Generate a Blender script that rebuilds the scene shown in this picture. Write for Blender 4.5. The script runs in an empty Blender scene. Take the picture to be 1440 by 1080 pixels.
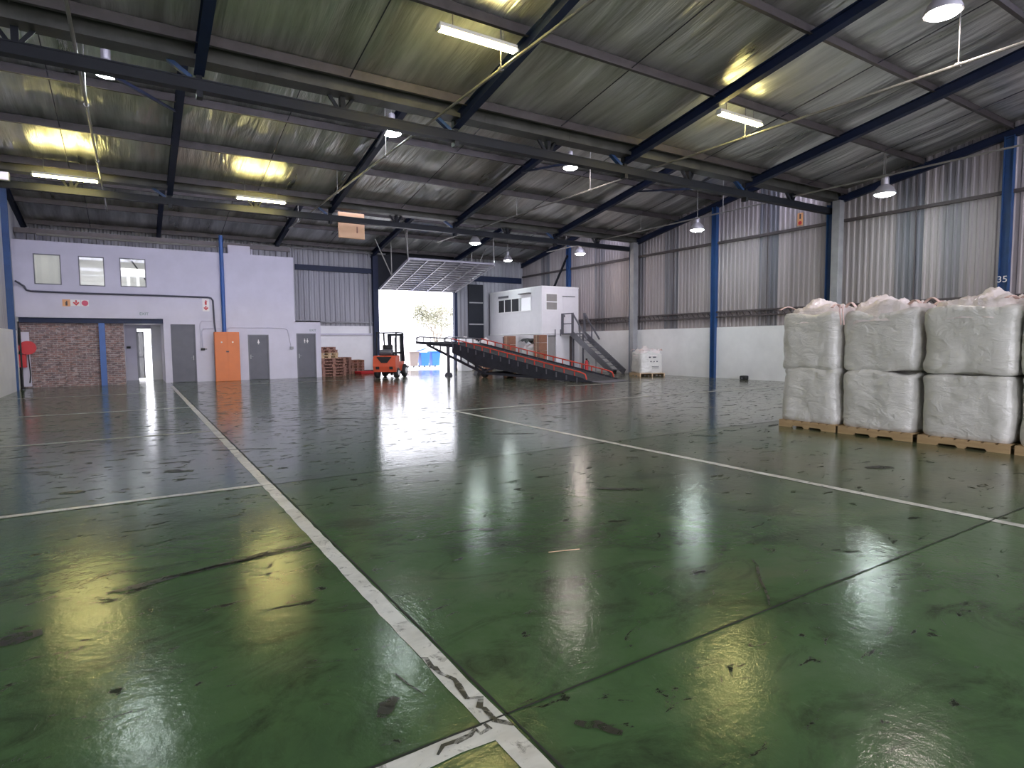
import bpy, bmesh, math, random
import numpy as np
from mathutils import Vector, Matrix, noise

SC = bpy.context.scene
COL = SC.collection
R = math.radians

# ------------------------------------------------------------------ camera
def look(yaw, pitch, roll):
    fwd = Vector((math.sin(yaw) * math.cos(pitch), math.cos(yaw) * math.cos(pitch), math.sin(pitch)))
    r = fwd.cross(Vector((0, 0, 1))).normalized()
    u = r.cross(fwd)
    c, s = math.cos(roll), math.sin(roll)
    rr = c * r + s * u
    uu = -s * r + c * u
    m = Matrix((rr, uu, -fwd)).transposed().to_4x4()
    m.translation = Vector((0, 0, 1.6))
    return m
cam_d = bpy.data.cameras.new('camera')
cam_d.sensor_width = 36.0
cam_d.lens = 837.625 / 1440 * 36
cam_d.clip_end = 400
cam = bpy.data.objects.new('camera', cam_d)
cam.matrix_world = look(R(32.37), R(-3.96), R(-0.44))
COL.objects.link(cam)
SC.camera = cam

# ------------------------------------------------------------------ world, exposure
SKY_FRONT, SKY_REAR = 4.0, 10.0     # overcast, much brighter on the side of the hidden sun (behind the camera)
W = bpy.data.worlds.new('overcast_sky'); SC.world = W; W.use_nodes = True
bgn = W.node_tree.nodes['Background']
bgn.inputs[0].default_value = (0.90, 0.90, 1.0, 1)
_tc = W.node_tree.nodes.new('ShaderNodeTexCoord'); _sx = W.node_tree.nodes.new('ShaderNodeSeparateXYZ')
_mr = W.node_tree.nodes.new('ShaderNodeMapRange'); _mr.interpolation_type = 'SMOOTHSTEP'
for _i, _v in enumerate((-0.7, 0.55, SKY_REAR, SKY_FRONT)): _mr.inputs[_i + 1].default_value = _v
W.node_tree.links.new(_tc.outputs['Generated'], _sx.inputs[0]); W.node_tree.links.new(_sx.outputs[1], _mr.inputs[0])
W.node_tree.links.new(_mr.outputs[0], bgn.inputs[1])
W.cycles.sampling_method = 'MANUAL'; W.cycles.sample_map_resolution = 64
vs = SC.view_settings
vs.view_transform = 'Standard'; vs.look = 'None'; vs.gamma = 1.0; vs.use_curve_mapping = False
vs.exposure = 0.52
SC.cycles.max_bounces = 10; SC.cycles.diffuse_bounces = 6; SC.cycles.glossy_bounces = 4
SC.cycles.transparent_max_bounces = 12; SC.cycles.sample_clamp_indirect = 6.0
SC.cycles.caustics_reflective = False; SC.cycles.caustics_refractive = False

# daylight through the openings: portals that only guide the sky's own light
def portal(loc, rot, sx, sy):
    l = bpy.data.lights.new('daylight_portal', 'AREA'); l.shape = 'RECTANGLE'; l.size = sx; l.size_y = sy
    l.energy = 1; l.cycles.is_portal = True
    o = bpy.data.objects.new('daylight_portal', l); o.location = loc; o.rotation_euler = rot; COL.objects.link(o)
    return o

TUBE_E, BAY_E, OFFICE_E = 80.0, 85.0, 24.0

# ------------------------------------------------------------------ dimensions (metres)
XL, XR = -3.75, 21.6            # left / right walls
YB, YF = -7.9, 32.65            # rear / far walls
GY = [2.2, 12.3, 22.4, 32.75]    # girder lines (valleys)
SLOPE = 0.18
RX = [1.2, 6.33, 11.45, 16.6]   # rafters
def roof_z(y):                  # underside of the roof sheets
    for g in GY:
        if y <= g + 0.001:
            return 6.85 + SLOPE * (g - y)
    return 6.85

# ------------------------------------------------------------------ materials
def nt(name):
    m = bpy.data.materials.new(name); m.use_nodes = True
    t = m.node_tree
    return m, t, t.nodes['Principled BSDF'], t.links.new
def rgb(r, g, b): return (r, g, b, 1)
def s2l(r, g, b):
    f = lambda c: (c / 255 / 12.92) if c / 255 <= 0.04045 else ((c / 255 + 0.055) / 1.055) ** 2.4
    return (f(r), f(g), f(b), 1)
def obj_coord(t):
    return t.nodes.new('ShaderNodeTexCoord').outputs['Object']
def world_coord(t):
    return t.nodes.new('ShaderNodeNewGeometry').outputs['Position']
def mapping(t, link, co, scale):
    mp = t.nodes.new('ShaderNodeMapping'); mp.inputs['Scale'].default_value = scale
    link(co, mp.inputs[0]); return mp.outputs[0]
def noise_tex(t, link, co, scale, detail=3, rough=0.6, dist=0.0):
    n = t.nodes.new('ShaderNodeTexNoise'); n.inputs['Scale'].default_value = scale
    n.inputs['Detail'].default_value = detail; n.inputs['Roughness'].default_value = rough
    n.inputs['Distortion'].default_value = dist
    link(co, n.inputs['Vector']); return n.outputs['Fac']
def ramp(t, link, fac, stops):
    r = t.nodes.new('ShaderNodeValToRGB'); els = r.color_ramp.elements
    while len(els) < len(stops): els.new(0.5)
    for e, (p, c) in zip(els, stops):
        e.position = p; e.color = c
    link(fac, r.inputs[0]); return r.outputs[0]
def mixc(t, link, fac, a, b, mode='MIX'):
    m = t.nodes.new('ShaderNodeMix'); m.data_type = 'RGBA'; m.blend_type = mode
    if isinstance(fac, (int, float)): m.inputs['Factor'].default_value = fac
    else: link(fac, m.inputs['Factor'])
    for s, v in ((6, a), (7, b)):
        if isinstance(v, tuple): m.inputs[s].default_value = v
        else: link(v, m.inputs[s])
    return m.outputs[2]
def mathn(t, link, op, a, b=None):
    m = t.nodes.new('ShaderNodeMath'); m.operation = op
    for i, v in enumerate((a, b)):
        if v is None: continue
        if isinstance(v, (int, float)): m.inputs[i].default_value = v
        else: link(v, m.inputs[i])
    return m.outputs[0]
def bump(t, link, h, strength, dist, bsdf):
    b = t.nodes.new('ShaderNodeBump'); b.inputs['Strength'].default_value = strength
    b.inputs['Distance'].default_value = dist
    link(h, b.inputs['Height']); link(b.outputs[0], bsdf.inputs['Normal'])

def paint(name, c, rough=0.5, metal=0.0, var=0.12, scale=3.0, bumpv=0.0, spec=0.5):
    m, t, b, L = nt(name)
    co = world_coord(t)
    n = noise_tex(t, L, co, scale, 4)
    d = tuple(x * (1 - var) for x in c[:3]) + (1,)
    u = tuple(min(1, x * (1 + var)) for x in c[:3]) + (1,)
    L(ramp(t, L, n, [(0.3, d), (0.7, u)]), b.inputs['Base Color'])
    b.inputs['Roughness'].default_value = rough; b.inputs['Metallic'].default_value = metal
    b.inputs['Specular IOR Level'].default_value = spec
    if bumpv: bump(t, L, noise_tex(t, L, co, scale * 8, 3), bumpv, 0.01, b)
    return m
def emit(name, c, s):
    m, t, b, L = nt(name)
    b.inputs['Base Color'].default_value = rgb(.8, .8, .8)
    b.inputs['Emission Color'].default_value = c; b.inputs['Emission Strength'].default_value = s
    return m

def mat_floor():
    m, t, b, L = nt('green_floor_paint')
    co = world_coord(t)
    big = noise_tex(t, L, co, 0.16, 3, 0.55)
    mid = noise_tex(t, L, co, 0.9, 6, 0.65, 0.6)
    fine = noise_tex(t, L, co, 6.0, 5, 0.7, 0.4)
    base = ramp(t, L, mid, [(0.30, rgb(.048, .084, .040)), (0.5, rgb(.064, .120, .048)), (0.72, rgb(.092, .142, .074))])
    # worn, browner and greyer areas, more towards the right-hand wall
    sx = t.nodes.new('ShaderNodeSeparateXYZ'); L(co, sx.inputs[0])
    gr = t.nodes.new('ShaderNodeMapRange'); gr.inputs[1].default_value = 1; gr.inputs[2].default_value = 15
    gr.inputs[3].default_value = -0.14; gr.inputs[4].default_value = 0.34
    L(sx.outputs[0], gr.inputs[0])
    w = mathn(t, L, 'ADD', big, gr.outputs[0])
    w = mathn(t, L, 'ADD', w, mathn(t, L, 'MULTIPLY', mathn(t, L, 'SUBTRACT', mid, 0.5), 0.6))
    wf = ramp(t, L, w, [(0.44, rgb(0, 0, 0)), (0.70, rgb(.85, .85, .85))])
    base = mixc(t, L, wf, base, rgb(.120, .112, .066))
    # tyre dirt and scuffs
    sm = noise_tex(t, L, mapping(t, L, co, (1.0, 1.7, 1)), 1.15, 7, 0.72, 1.3)
    sf = ramp(t, L, sm, [(0.50, rgb(0, 0, 0)), (0.68, rgb(.75, .75, .75))])
    base = mixc(t, L, sf, base, rgb(.026, .030, .020))
    sp = noise_tex(t, L, mapping(t, L, co, (1, 2.2, 1)), 3.2, 6, 0.68, 0.9)
    nf = t.nodes.new('ShaderNodeMapRange'); nf.inputs[1].default_value = 3.0; nf.inputs[2].default_value = 12.0
    nf.inputs[3].default_value = -0.03; nf.inputs[4].default_value = 0.032
    L(sx.outputs[1], nf.inputs[0]); sp = mathn(t, L, 'ADD', sp, nf.outputs[0])
    spf = ramp(t, L, sp, [(0.585, rgb(0, 0, 0)), (0.625, rgb(.9, .9, .9))])
    base = mixc(t, L, spf, base, rgb(.014, .014, .012))
    sc = noise_tex(t, L, mapping(t, L, co, (6, 1.0, 1)), 2.6, 5, 0.75, 2.0)
    scf = ramp(t, L, sc, [(0.64, rgb(0, 0, 0)), (0.72, rgb(.35, .35, .35))])
    base = mixc(t, L, scf, base, rgb(.21, .23, .18))
    L(base, b.inputs['Base Color'])
    # the slab beyond the joint at y = 7.15 carries a newer, glossier coat
    nw = mathn(t, L, 'GREATER_THAN', sx.outputs[1], 7.16)
    rr = mathn(t, L, 'ADD', mathn(t, L, 'MULTIPLY', fine, 0.14), 0.10)
    rr = mathn(t, L, 'ADD', rr, mathn(t, L, 'MULTIPLY', nw, -0.055))
    rr = mathn(t, L, 'ADD', rr, mathn(t, L, 'MULTIPLY', spf, 0.3))
    L(rr, b.inputs['Roughness'])
    dirt = mathn(t, L, 'MAXIMUM', spf, mathn(t, L, 'MULTIPLY', sf, 0.5))
    sl = mathn(t, L, 'MULTIPLY', mathn(t, L, 'SUBTRACT', 1.0, dirt), mathn(t, L, 'ADD', mathn(t, L, 'MULTIPLY', nw, 0.66), 0.30))
    L(sl, b.inputs['Specular IOR Level'])
    h = mathn(t, L, 'ADD', mathn(t, L, 'MULTIPLY', noise_tex(t, L, co, 3.0, 2), 0.5), mathn(t, L, 'MULTIPLY', noise_tex(t, L, co, 15.0, 4, .65), 0.7))
    bump(t, L, h, 0.12, 0.025, b)
    return m

def mat_foil():
    m, t, b, L = nt('roof_foil_insulation')
    co = world_coord(t)
    st = noise_tex(t, L, mapping(t, L, co, (1.0, 0.10, 0.10)), 2.2, 5, 0.6)
    st2 = noise_tex(t, L, mapping(t, L, co, (1.0, 0.05, 0.05)), 9.0, 3, 0.6)
    bl = noise_tex(t, L, co, 0.35, 3)
    c = ramp(t, L, st, [(0.36, rgb(.46, .47, .45)), (0.64, rgb(.93, .94, .92))])
    c = mixc(t, L, ramp(t, L, bl, [(0.4, rgb(0, 0, 0)), (0.7, rgb(.35, .35, .35))]), c, rgb(.34, .33, .31))
    L(c, b.inputs['Base Color'])
    b.inputs['Metallic'].default_value = 0.84
    L(mathn(t, L, 'ADD', mathn(t, L, 'MULTIPLY', st, 0.34), 0.16), b.inputs['Roughness'])
    st3 = noise_tex(t, L, mapping(t, L, co, (1.0, 0.22, 0.22)), 0.9, 3, 0.55, 1.0)
    h = mathn(t, L, 'ADD', mathn(t, L, 'MULTIPLY', st3, 2.6), mathn(t, L, 'ADD', st, mathn(t, L, 'MULTIPLY', st2, 0.35)))
    bump(t, L, h, 0.8, 0.08, b)
    return m

def mat_sheet(name, c1, c2, streak):
    m, t, b, L = nt(name)
    co = world_coord(t)
    n = noise_tex(t, L, mapping(t, L, co, (1.2, 1.2, 0.05)), 2.0, 4)
    n2 = noise_tex(t, L, mapping(t, L, co, (0.5, 0.5, 0.02)), 0.75, 2)
    c = ramp(t, L, n, [(0.3, c1), (0.65, c2)])
    c = mixc(t, L, ramp(t, L, n2, [(0.60, rgb(0, 0, 0)), (0.66, rgb(.62, .62, .62))]), c, streak)
    sz = t.nodes.new('ShaderNodeSeparateXYZ'); L(co, sz.inputs[0])
    ph = mathn(t, L, 'FRACT', mathn(t, L, 'DIVIDE', mathn(t, L, 'SUBTRACT', sz.outputs[1], 4.2), 5.1))
    inb = mathn(t, L, 'LESS_THAN', ph, 0.165)
    c = mixc(t, L, mathn(t, L, 'MULTIPLY', inb, ramp(t, L, n, [(0.35, rgb(.25, .25, .25)), (0.6, rgb(.9, .9, .9))])), c, streak)
    d = noise_tex(t, L, mapping(t, L, co, (1.6, 1.6, 0.25)), 3, 5)
    lo = t.nodes.new('ShaderNodeMapRange'); lo.inputs[1].default_value = 2.2; lo.inputs[2].default_value = 4.6
    lo.inputs[3].default_value = 0.45; lo.inputs[4].default_value = 0.0
    L(sz.outputs[2], lo.inputs[0])
    c = mixc(t, L, mathn(t, L, 'MULTIPLY', lo.outputs[0], d), c, rgb(.16, .12, .07))
    L(c, b.inputs['Base Color'])
    b.inputs['Metallic'].default_value = 0.08; b.inputs['Roughness'].default_value = 0.55
    return m

def mat_plaster(name, c, grime=0.25):
    m, t, b, L = nt(name)
    co = world_coord(t)
    n = noise_tex(t, L, co, 1.3, 5)
    g = noise_tex(t, L, mapping(t, L, co, (1, 1, .3)), 1.1, 6, .7)
    c2 = tuple(x * .9 for x in c[:3]) + (1,)
    col = ramp(t, L, n, [(0.3, c2), (0.7, c)])
    sz = t.nodes.new('ShaderNodeSeparateXYZ'); L(co, sz.inputs[0])
    lo = t.nodes.new('ShaderNodeMapRange'); lo.inputs[1].default_value = 0.0; lo.inputs[2].default_value = 0.9
    lo.inputs[3].default_value = grime; lo.inputs[4].default_value = 0.02
    L(sz.outputs[2], lo.inputs[0])
    col = mixc(t, L, mathn(t, L, 'MULTIPLY', lo.outputs[0], g), col, rgb(.22, .2, .18))
    L(col, b.inputs['Base Color']); b.inputs['Roughness'].default_value = 0.6
    bump(t, L, noise_tex(t, L, co, 25, 3), 0.08, 0.01, b)
    return m

def mat_brick():
    m, t, b, L = nt('face_brick')
    co = world_coord(t)
    sx = t.nodes.new('ShaderNodeSeparateXYZ'); L(co, sx.inputs[0])
    cb = t.nodes.new('ShaderNodeCombineXYZ'); L(sx.outputs[0], cb.inputs[0]); L(sx.outputs[2], cb.inputs[1])
    br = t.nodes.new('ShaderNodeTexBrick'); L(cb.outputs[0], br.inputs['Vector'])
    br.inputs['Scale'].default_value = 1.0
    br.inputs['Brick Width'].default_value = .23; br.inputs['Row Height'].default_value = .083
    br.inputs['Mortar Size'].default_value = .010
    br.inputs['Color1'].default_value = rgb(.27, .15, .13); br.inputs['Color2'].default_value = rgb(.17, .12, .125)
    br.inputs['Mortar'].default_value = rgb(.33, .30, .29)
    n = noise_tex(t, L, mapping(t, L, cb.outputs[0], (1, 2.2, 1)), 4.2, 2, .5)
    c = mixc(t, L, ramp(t, L, n, [(0.57, rgb(0, 0, 0)), (0.64, rgb(.75, .75, .75))]), br.outputs[0], rgb(.42, .34, .32))
    n2 = noise_tex(t, L, mapping(t, L, cb.outputs[0], (1, 2.2, 1)), 5.0, 2, .5)
    c = mixc(t, L, ramp(t, L, n2, [(0.36, rgb(.8, .8, .8)), (0.46, rgb(0, 0, 0))]), c, rgb(.10, .075, .075))
    L(c, b.inputs['Base Color']); b.inputs['Roughness'].default_value = .8
    bump(t, L, br.outputs['Fac'], -0.4, 0.01, b)
    return m

def mat_line():
    m, t, b, L = nt('white_line_paint')
    co = world_coord(t)
    n = noise_tex(t, L, co, 7, 6, .72, .8); n2 = noise_tex(t, L, mapping(t, L, co, (1, 2.2, 1)), 2.0, 4, .65)
    c = ramp(t, L, n2, [(0.35, rgb(.50, .48, .44)), (0.65, rgb(.72, .70, .66))])
    c = mixc(t, L, ramp(t, L, n, [(0.56, rgb(0, 0, 0)), (0.66, rgb(.8, .8, .8))]), c, rgb(.09, .08, .07))
    L(c, b.inputs['Base Color']); b.inputs['Roughness'].default_value = .38
    return m

def mat_mark():
    m, t, b, L = nt('rubber_mark')
    co = world_coord(t)
    n = noise_tex(t, L, co, 9, 5, .7, 1.0)
    tr = t.nodes.new('ShaderNodeBsdfTransparent'); mx = t.nodes.new('ShaderNodeMixShader')
    L(ramp(t, L, n, [(0.34, rgb(0, 0, 0)), (0.50, rgb(.9, .9, .9))]), mx.inputs[0])
    b.inputs['Base Color'].default_value = rgb(.016, .016, .014); b.inputs['Roughness'].default_value = .42
    L(tr.outputs[0], mx.inputs[1]); L(b.outputs[0], mx.inputs[2])
    L(mx.outputs[0], t.nodes['Material Output'].inputs[0])
    return m

def mat_bag(name, c):
    m, t, b, L = nt(name)
    co = world_coord(t)
    n = noise_tex(t, L, co, 3.5, 5, .6, .6)
    L(ramp(t, L, n, [(0.3, tuple(x * .88 for x in c[:3]) + (1,)), (0.7, c)]), b.inputs['Base Color'])
    b.inputs['Roughness'].default_value = .36
    b.inputs['Coat Weight'].default_value = .35; b.inputs['Coat Roughness'].default_value = .22
    h = mathn(t, L, 'ADD', noise_tex(t, L, mapping(t, L, co, (1, 1, 2.2)), 4, 5, .6, 1.2), mathn(t, L, 'MULTIPLY', noise_tex(t, L, mapping(t, L, co, (1, 1, .25)), 16, 2), .25))
    bump(t, L, h, .55, .06, b)
    return m

def mat_wood(name, c1, c2):
    m, t, b, L = nt(name)
    co = obj_coord(t)
    n = noise_tex(t, L, mapping(t, L, co, (6, .8, 6)), 2.5, 3)
    L(ramp(t, L, n, [(0.2, c1), (0.8, c2)]), b.inputs['Base Color']); b.inputs['Roughness'].default_value = .7
    return m

def mat_glass(name, tint, refl=0.12, haze=0.0):
    m, t, b, L = nt(name)
    tr = t.nodes.new('ShaderNodeBsdfTransparent'); tr.inputs[0].default_value = tint
    gl = t.nodes.new('ShaderNodeBsdfGlossy'); gl.inputs['Roughness'].default_value = 0.03
    mx = t.nodes.new('ShaderNodeMixShader'); mx.inputs[0].default_value = refl
    L(tr.outputs[0], mx.inputs[1]); L(gl.outputs[0], mx.inputs[2])
    out = mx.outputs[0]
    if haze:
        df = t.nodes.new('ShaderNodeBsdfTranslucent'); df.inputs[0].default_value = rgb(.9, .9, .9)
        m2 = t.nodes.new('ShaderNodeMixShader'); m2.inputs[0].default_value = haze
        L(out, m2.inputs[1]); L(df.outputs[0], m2.inputs[2]); out = m2.outputs[0]
    L(out, t.nodes['Material Output'].inputs[0])
    return m

M = dict(
    floor=mat_floor(), foil=mat_foil(), brick=mat_brick(), line=mat_line(), mark=mat_mark(),
    wallsheet=mat_sheet('galvanised_wall_sheet', rgb(.29, .26, .265), rgb(.40, .355, .36), rgb(.11, .12, .15)),
    farsheet=mat_sheet('far_wall_sheet', rgb(.30, .30, .33), rgb(.42, .42, .46), rgb(.22, .22, .26)),
    plaster=mat_plaster('white_plaster', rgb(.88, .87, .87), .15),
    office=mat_plaster('white_office_paint', rgb(.60, .575, .66), .12),
    cabin=paint('white_cabin_panel', rgb(.74, .73, .75), .45, var=.03),
    steel=paint('navy_steel_paint', rgb(.012, .020, .055), .5, spec=.3),
    dark=paint('dark_steel', rgb(.013, .015, .022), .55, spec=.3),
    purlin=paint('galvanised_purlin', rgb(.09, .078, .08), .5, .3, .2),
    gutter=paint('galvanised_gutter', rgb(.085, .085, .078), .55, .2, .35, 1.5),
    blue=paint('blue_column_paint', rgb(.018, .062, .18), .45),
    bluepale=paint('blue_post_paint', rgb(.03, .10, .33), .4),
    pipe=paint('grey_downpipe', rgb(.30, .30, .31), .5),
    conduit=paint('pale_conduit', rgb(.27, .26, .24), .4, .4),
    cable=paint('dark_cable', rgb(.05, .05, .07), .5),
    girt=paint('brown_girt', rgb(.075, .06, .062), .55),
    door=paint('grey_door_paint', rgb(.085, .085, .105), .45),
    doorf=paint('grey_door_frame', rgb(.14, .14, .16), .45),
    orange=paint('orange_cabinet_paint', rgb(.62, .15, .02), .42, var=.05),
    forklift=paint('orange_forklift_paint', rgb(.62, .10, .045), .4, var=.06),
    red=paint('red_rail_paint', rgb(.62, .06, .035), .45),
    redsign=paint('red_sign', rgb(.55, .03, .035), .45, var=.03),
    orsign=paint('orange_sign', rgb(.72, .36, .16), .5, var=.05),
    pink=paint('pink_red_disc', rgb(.60, .08, .14), .5, var=.05),
    whitesign=paint('white_sign', rgb(.78, .74, .72), .5, var=.03),
    green=paint('green_letters', rgb(.10, .20, .16), .5),
    ramp=paint('dark_ramp_steel', rgb(.035, .037, .05), .5, .2, .25),
    rampdeck=paint('ramp_deck_grating', rgb(.05, .05, .055), .6, .2, .25, 6, .3),
    grey=paint('grey_steel', rgb(.14, .14, .16), .45, .3),
    black=paint('black_rubber', rgb(.012, .012, .013), .6),
    bag=mat_bag('white_woven_bag', rgb(.69, .665, .63)),
    bagtop=mat_bag('white_bag_liner', rgb(.80, .71, .69)),
    strap=paint('pink_white_strap', rgb(.70, .50, .46), .6),
    pallet=mat_wood('pallet_wood', rgb(.30, .19, .09), rgb(.50, .35, .19)),
    pallet2=mat_wood('red_brown_pallet_wood', rgb(.20, .09, .065), rgb(.36, .19, .14)),
    pallet3=mat_wood('pale_pallet_wood', rgb(.45, .30, .17), rgb(.62, .45, .28)),
    card=mat_wood('cardboard', rgb(.19, .085, .05), rgb(.29, .14, .085)),
    tan=paint('tan_board', rgb(.62, .38, .22), .5, var=.04),
    lampwhite=paint('lamp_shade_grey', rgb(.45, .43, .46), .35, .3),
    tubehouse=paint('lamp_housing', rgb(.70, .68, .60), .4),
    tubew=emit('warm_tube', (1.0, .84, .30, 1), TUBE_E),
    bayc=emit('cool_bay_lamp', (.86, 1.0, .97, 1), BAY_E),
    baypk=emit('warm_bay_lamp', (1.0, .86, .80, 1), BAY_E),
    glass=mat_glass('clear_glass', rgb(.93, .95, .95), .09),
    skyglass=mat_glass('translucent_sheeting', rgb(.90, .90, .98), .05, .25),
    darkglass=paint('dark_glass', rgb(.045, .045, .05), .08, var=.02),
    greyglass=paint('blinded_glass', rgb(.28, .27, .26), .2, var=.05),
    blind=mat_glass('pale_blind', rgb(.25, .25, .25), .03, .75),
    inner=paint('office_inner_paint', rgb(.80, .80, .80), .6, var=.03),
    concrete=paint('yard_concrete', rgb(.55, .54, .52), .8, var=.1),
    binblue=paint('blue_bin_plastic', rgb(.03, .16, .70), .4, var=.05),
    bingrey=paint('brown_grey_bin', rgb(.22, .18, .16), .5, var=.05),
    bark=paint('pale_bark', rgb(.22, .19, .15), .8),
    leaf=paint('pale_leaf', rgb(.27, .27, .20), .7, var=.25, scale=1.5),
    panelsheet=paint('door_panel_sheet', rgb(.20, .20, .25), .45, .3),
    panelbar=paint('door_panel_bar', rgb(.48, .47, .52), .4, .3),
    hair=paint('joint_filler', rgb(.012, .014, .012), .7),
    white=paint('white_paint', rgb(.80, .80, .80), .5, var=.03),
)

# ------------------------------------------------------------------ mesh builder
class MB:
    def __init__(s): s.v = []; s.f = []
    def add(s, vs, fs):
        o = len(s.v); s.v += [Vector(p) for p in vs]; s.f += [tuple(i + o for i in f) for f in fs]; return s
    def box(s, x0, y0, z0, x1, y1, z1):
        v = [(x0, y0, z0), (x1, y0, z0), (x1, y1, z0), (x0, y1, z0), (x0, y0, z1), (x1, y0, z1), (x1, y1, z1), (x0, y1, z1)]
        return s.add(v, [(0, 3, 2, 1), (4, 5, 6, 7), (0, 1, 5, 4), (1, 2, 6, 5), (2, 3, 7, 6), (3, 0, 4, 7)])
    def bbox(s, x0, y0, z0, x1, y1, z1, r=0.02):       # box with chamfered edges
        bm = bmesh.new(); bmesh.ops.create_cube(bm, size=1)
        for v in bm.verts:
            v.co = Vector(((x0 + x1) / 2 + v.co.x * (x1 - x0), (y0 + y1) / 2 + v.co.y * (y1 - y0), (z0 + z1) / 2 + v.co.z * (z1 - z0)))
        bmesh.ops.bevel(bm, geom=bm.edges[:], offset=r, segments=2, affect='EDGES', profile=.5)
        s.take(bm); return s
    def take(s, bm):
        bm.verts.index_update()
        s.add([v.co.copy() for v in bm.verts], [tuple(v.index for v in f.verts) for f in bm.faces]); bm.free()
    def beam(s, a, b, w, h, up=(0, 0, 1)):             # rectangular bar centred on the line a-b
        a = Vector(a); b = Vector(b); d = (b - a).normalized(); u = Vector(up)
        sd = d.cross(u)
        if sd.length < 1e-4: sd = d.cross(Vector((1, 0, 0)))
        sd.normalize(); u = sd.cross(d)
        v = []
        for p in (a, b):
            for i, j in ((-1, -1), (1, -1), (1, 1), (-1, 1)): v.append(p + sd * i * w / 2 + u * j * h / 2)
        return s.add(v, [(0, 3, 2, 1), (4, 5, 6, 7), (0, 1, 5, 4), (1, 2, 6, 5), (2, 3, 7, 6), (3, 0, 4, 7)])
    def ibeam(s, a, b, w, h, t=.02, up=(0, 0, 1)):
        a = Vector(a); b = Vector(b); d = (b - a).normalized(); sd = d.cross(Vector(up))
        if sd.length < 1e-4: sd = d.cross(Vector((1, 0, 0)))
        sd.normalize(); u = sd.cross(d)
        for k in (-1, 1): s.beam(a + u * k * (h / 2 - t / 2), b + u * k * (h / 2 - t / 2), w, t, u)
        return s.beam(a, b, t, h - 2 * t, u)
    def tube(s, pts, r, n=8, caps=True):
        pts = [Vector(p) for p in pts]; o = len(s.v); u = None
        for i, p in enumerate(pts):
            d = (pts[min(i + 1, len(pts) - 1)] - pts[max(i - 1, 0)]).normalized()
            if u is None:
                u = d.orthogonal().normalized()
            else:
                u = (u - d * u.dot(d)); u = u.normalized() if u.length > 1e-5 else d.orthogonal().normalized()
            w = d.cross(u)
            rr = r[i] if isinstance(r, (list, tuple)) else r
            for k in range(n):
                a = 2 * math.pi * k / n; s.v.append(p + (u * math.cos(a) + w * math.sin(a)) * rr)
        for i in range(len(pts) - 1):
            for k in range(n):
                k2 = (k + 1) % n; s.f.append((o + i * n + k, o + i * n + k2, o + (i + 1) * n + k2, o + (i + 1) * n + k))
        if caps:
            s.f.append(tuple(o + k for k in reversed(range(n)))); e = o + (len(pts) - 1) * n
            s.f.append(tuple(e + k for k in range(n)))
        return s
    def lathe(s, prof, c=(0, 0, 0), n=24, axis='z'):
        o = len(s.v); c = Vector(c)
        for r, z in prof:
            for k in range(n):
                a = 2 * math.pi * k / n; x, y = r * math.cos(a), r * math.sin(a)
                p = {'z': (x, y, z), 'x': (z, x, y), 'y': (x, z, y)}[axis]
                s.v.append(c + Vector(p))
        for i in range(len(prof) - 1):
            for k in range(n):
                k2 = (k + 1) % n; s.f.append((o + i * n + k, o + i * n + k2, o + (i + 1) * n + k2, o + (i + 1) * n + k))
        s.f.append(tuple(o + k for k in reversed(range(n)))); e = o + (len(prof) - 1) * n
        s.f.append(tuple(e + k for k in range(n)))
        return s
    def prism(s, poly, axis, a, b):                    # 2-D outline swept along an axis
        def P(p, k):
            return {'x': (k, p[0], p[1]), 'y': (p[0], k, p[1]), 'z': (p[0], p[1], k)}[axis]
        n = len(poly)
        v = [P(p, a) for p in poly] + [P(p, b) for p in poly]
        f = [tuple(range(n)), tuple(reversed(range(n, 2 * n)))]
        f += [(i, i + n, (i + 1) % n + n, (i + 1) % n) for i in range(n)]
        return s.add(v, f)
    def build(s, name, mat, parent=None, smooth=False, world=True):
        me = bpy.data.meshes.new(name)
        off = Vector((0, 0, 0))
        if parent is not None and world:
            q = parent
            while q is not None: off += q.location; q = q.parent
        me.from_pydata([tuple(p - off) for p in s.v], [], s.f)
        bm = bmesh.new(); bm.from_mesh(me); bmesh.ops.recalc_face_normals(bm, faces=bm.faces[:]); bm.to_mesh(me); bm.free()
        me.materials.append(M[mat] if isinstance(mat, str) else mat)
        if smooth:
            for p in me.polygons: p.use_smooth = True
            try: me.set_sharp_from_angle(angle=R(40))
            except Exception: pass
        o = bpy.data.objects.new(name, me); COL.objects.link(o)
        if parent is not None: o.parent = parent
        return o
def tag(o, label, cat, group=None):
    o['label'] = label; o['category'] = cat
    if group: o['group'] = group
    return o
def thing(name, label, cat, loc=(0, 0, 0), rz=0.0, group=None):
    o = bpy.data.objects.new(name, None); o.empty_display_size = .2; COL.objects.link(o)
    o.location = loc; o.rotation_euler = (0, 0, rz)
    return tag(o, label, cat, group)
def struct(o): o['kind'] = 'structure'; return o
def sroot(name, loc=(0, 0, 0)):
    o = bpy.data.objects.new(name, None); COL.objects.link(o); o.location = loc; return struct(o)
def copy_tree(o, parent=None):
    c = o.copy(); COL.objects.link(c)
    if parent is not None: c.parent = parent
    for ch in list(o.children): copy_tree(ch, c)
    return c

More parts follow.
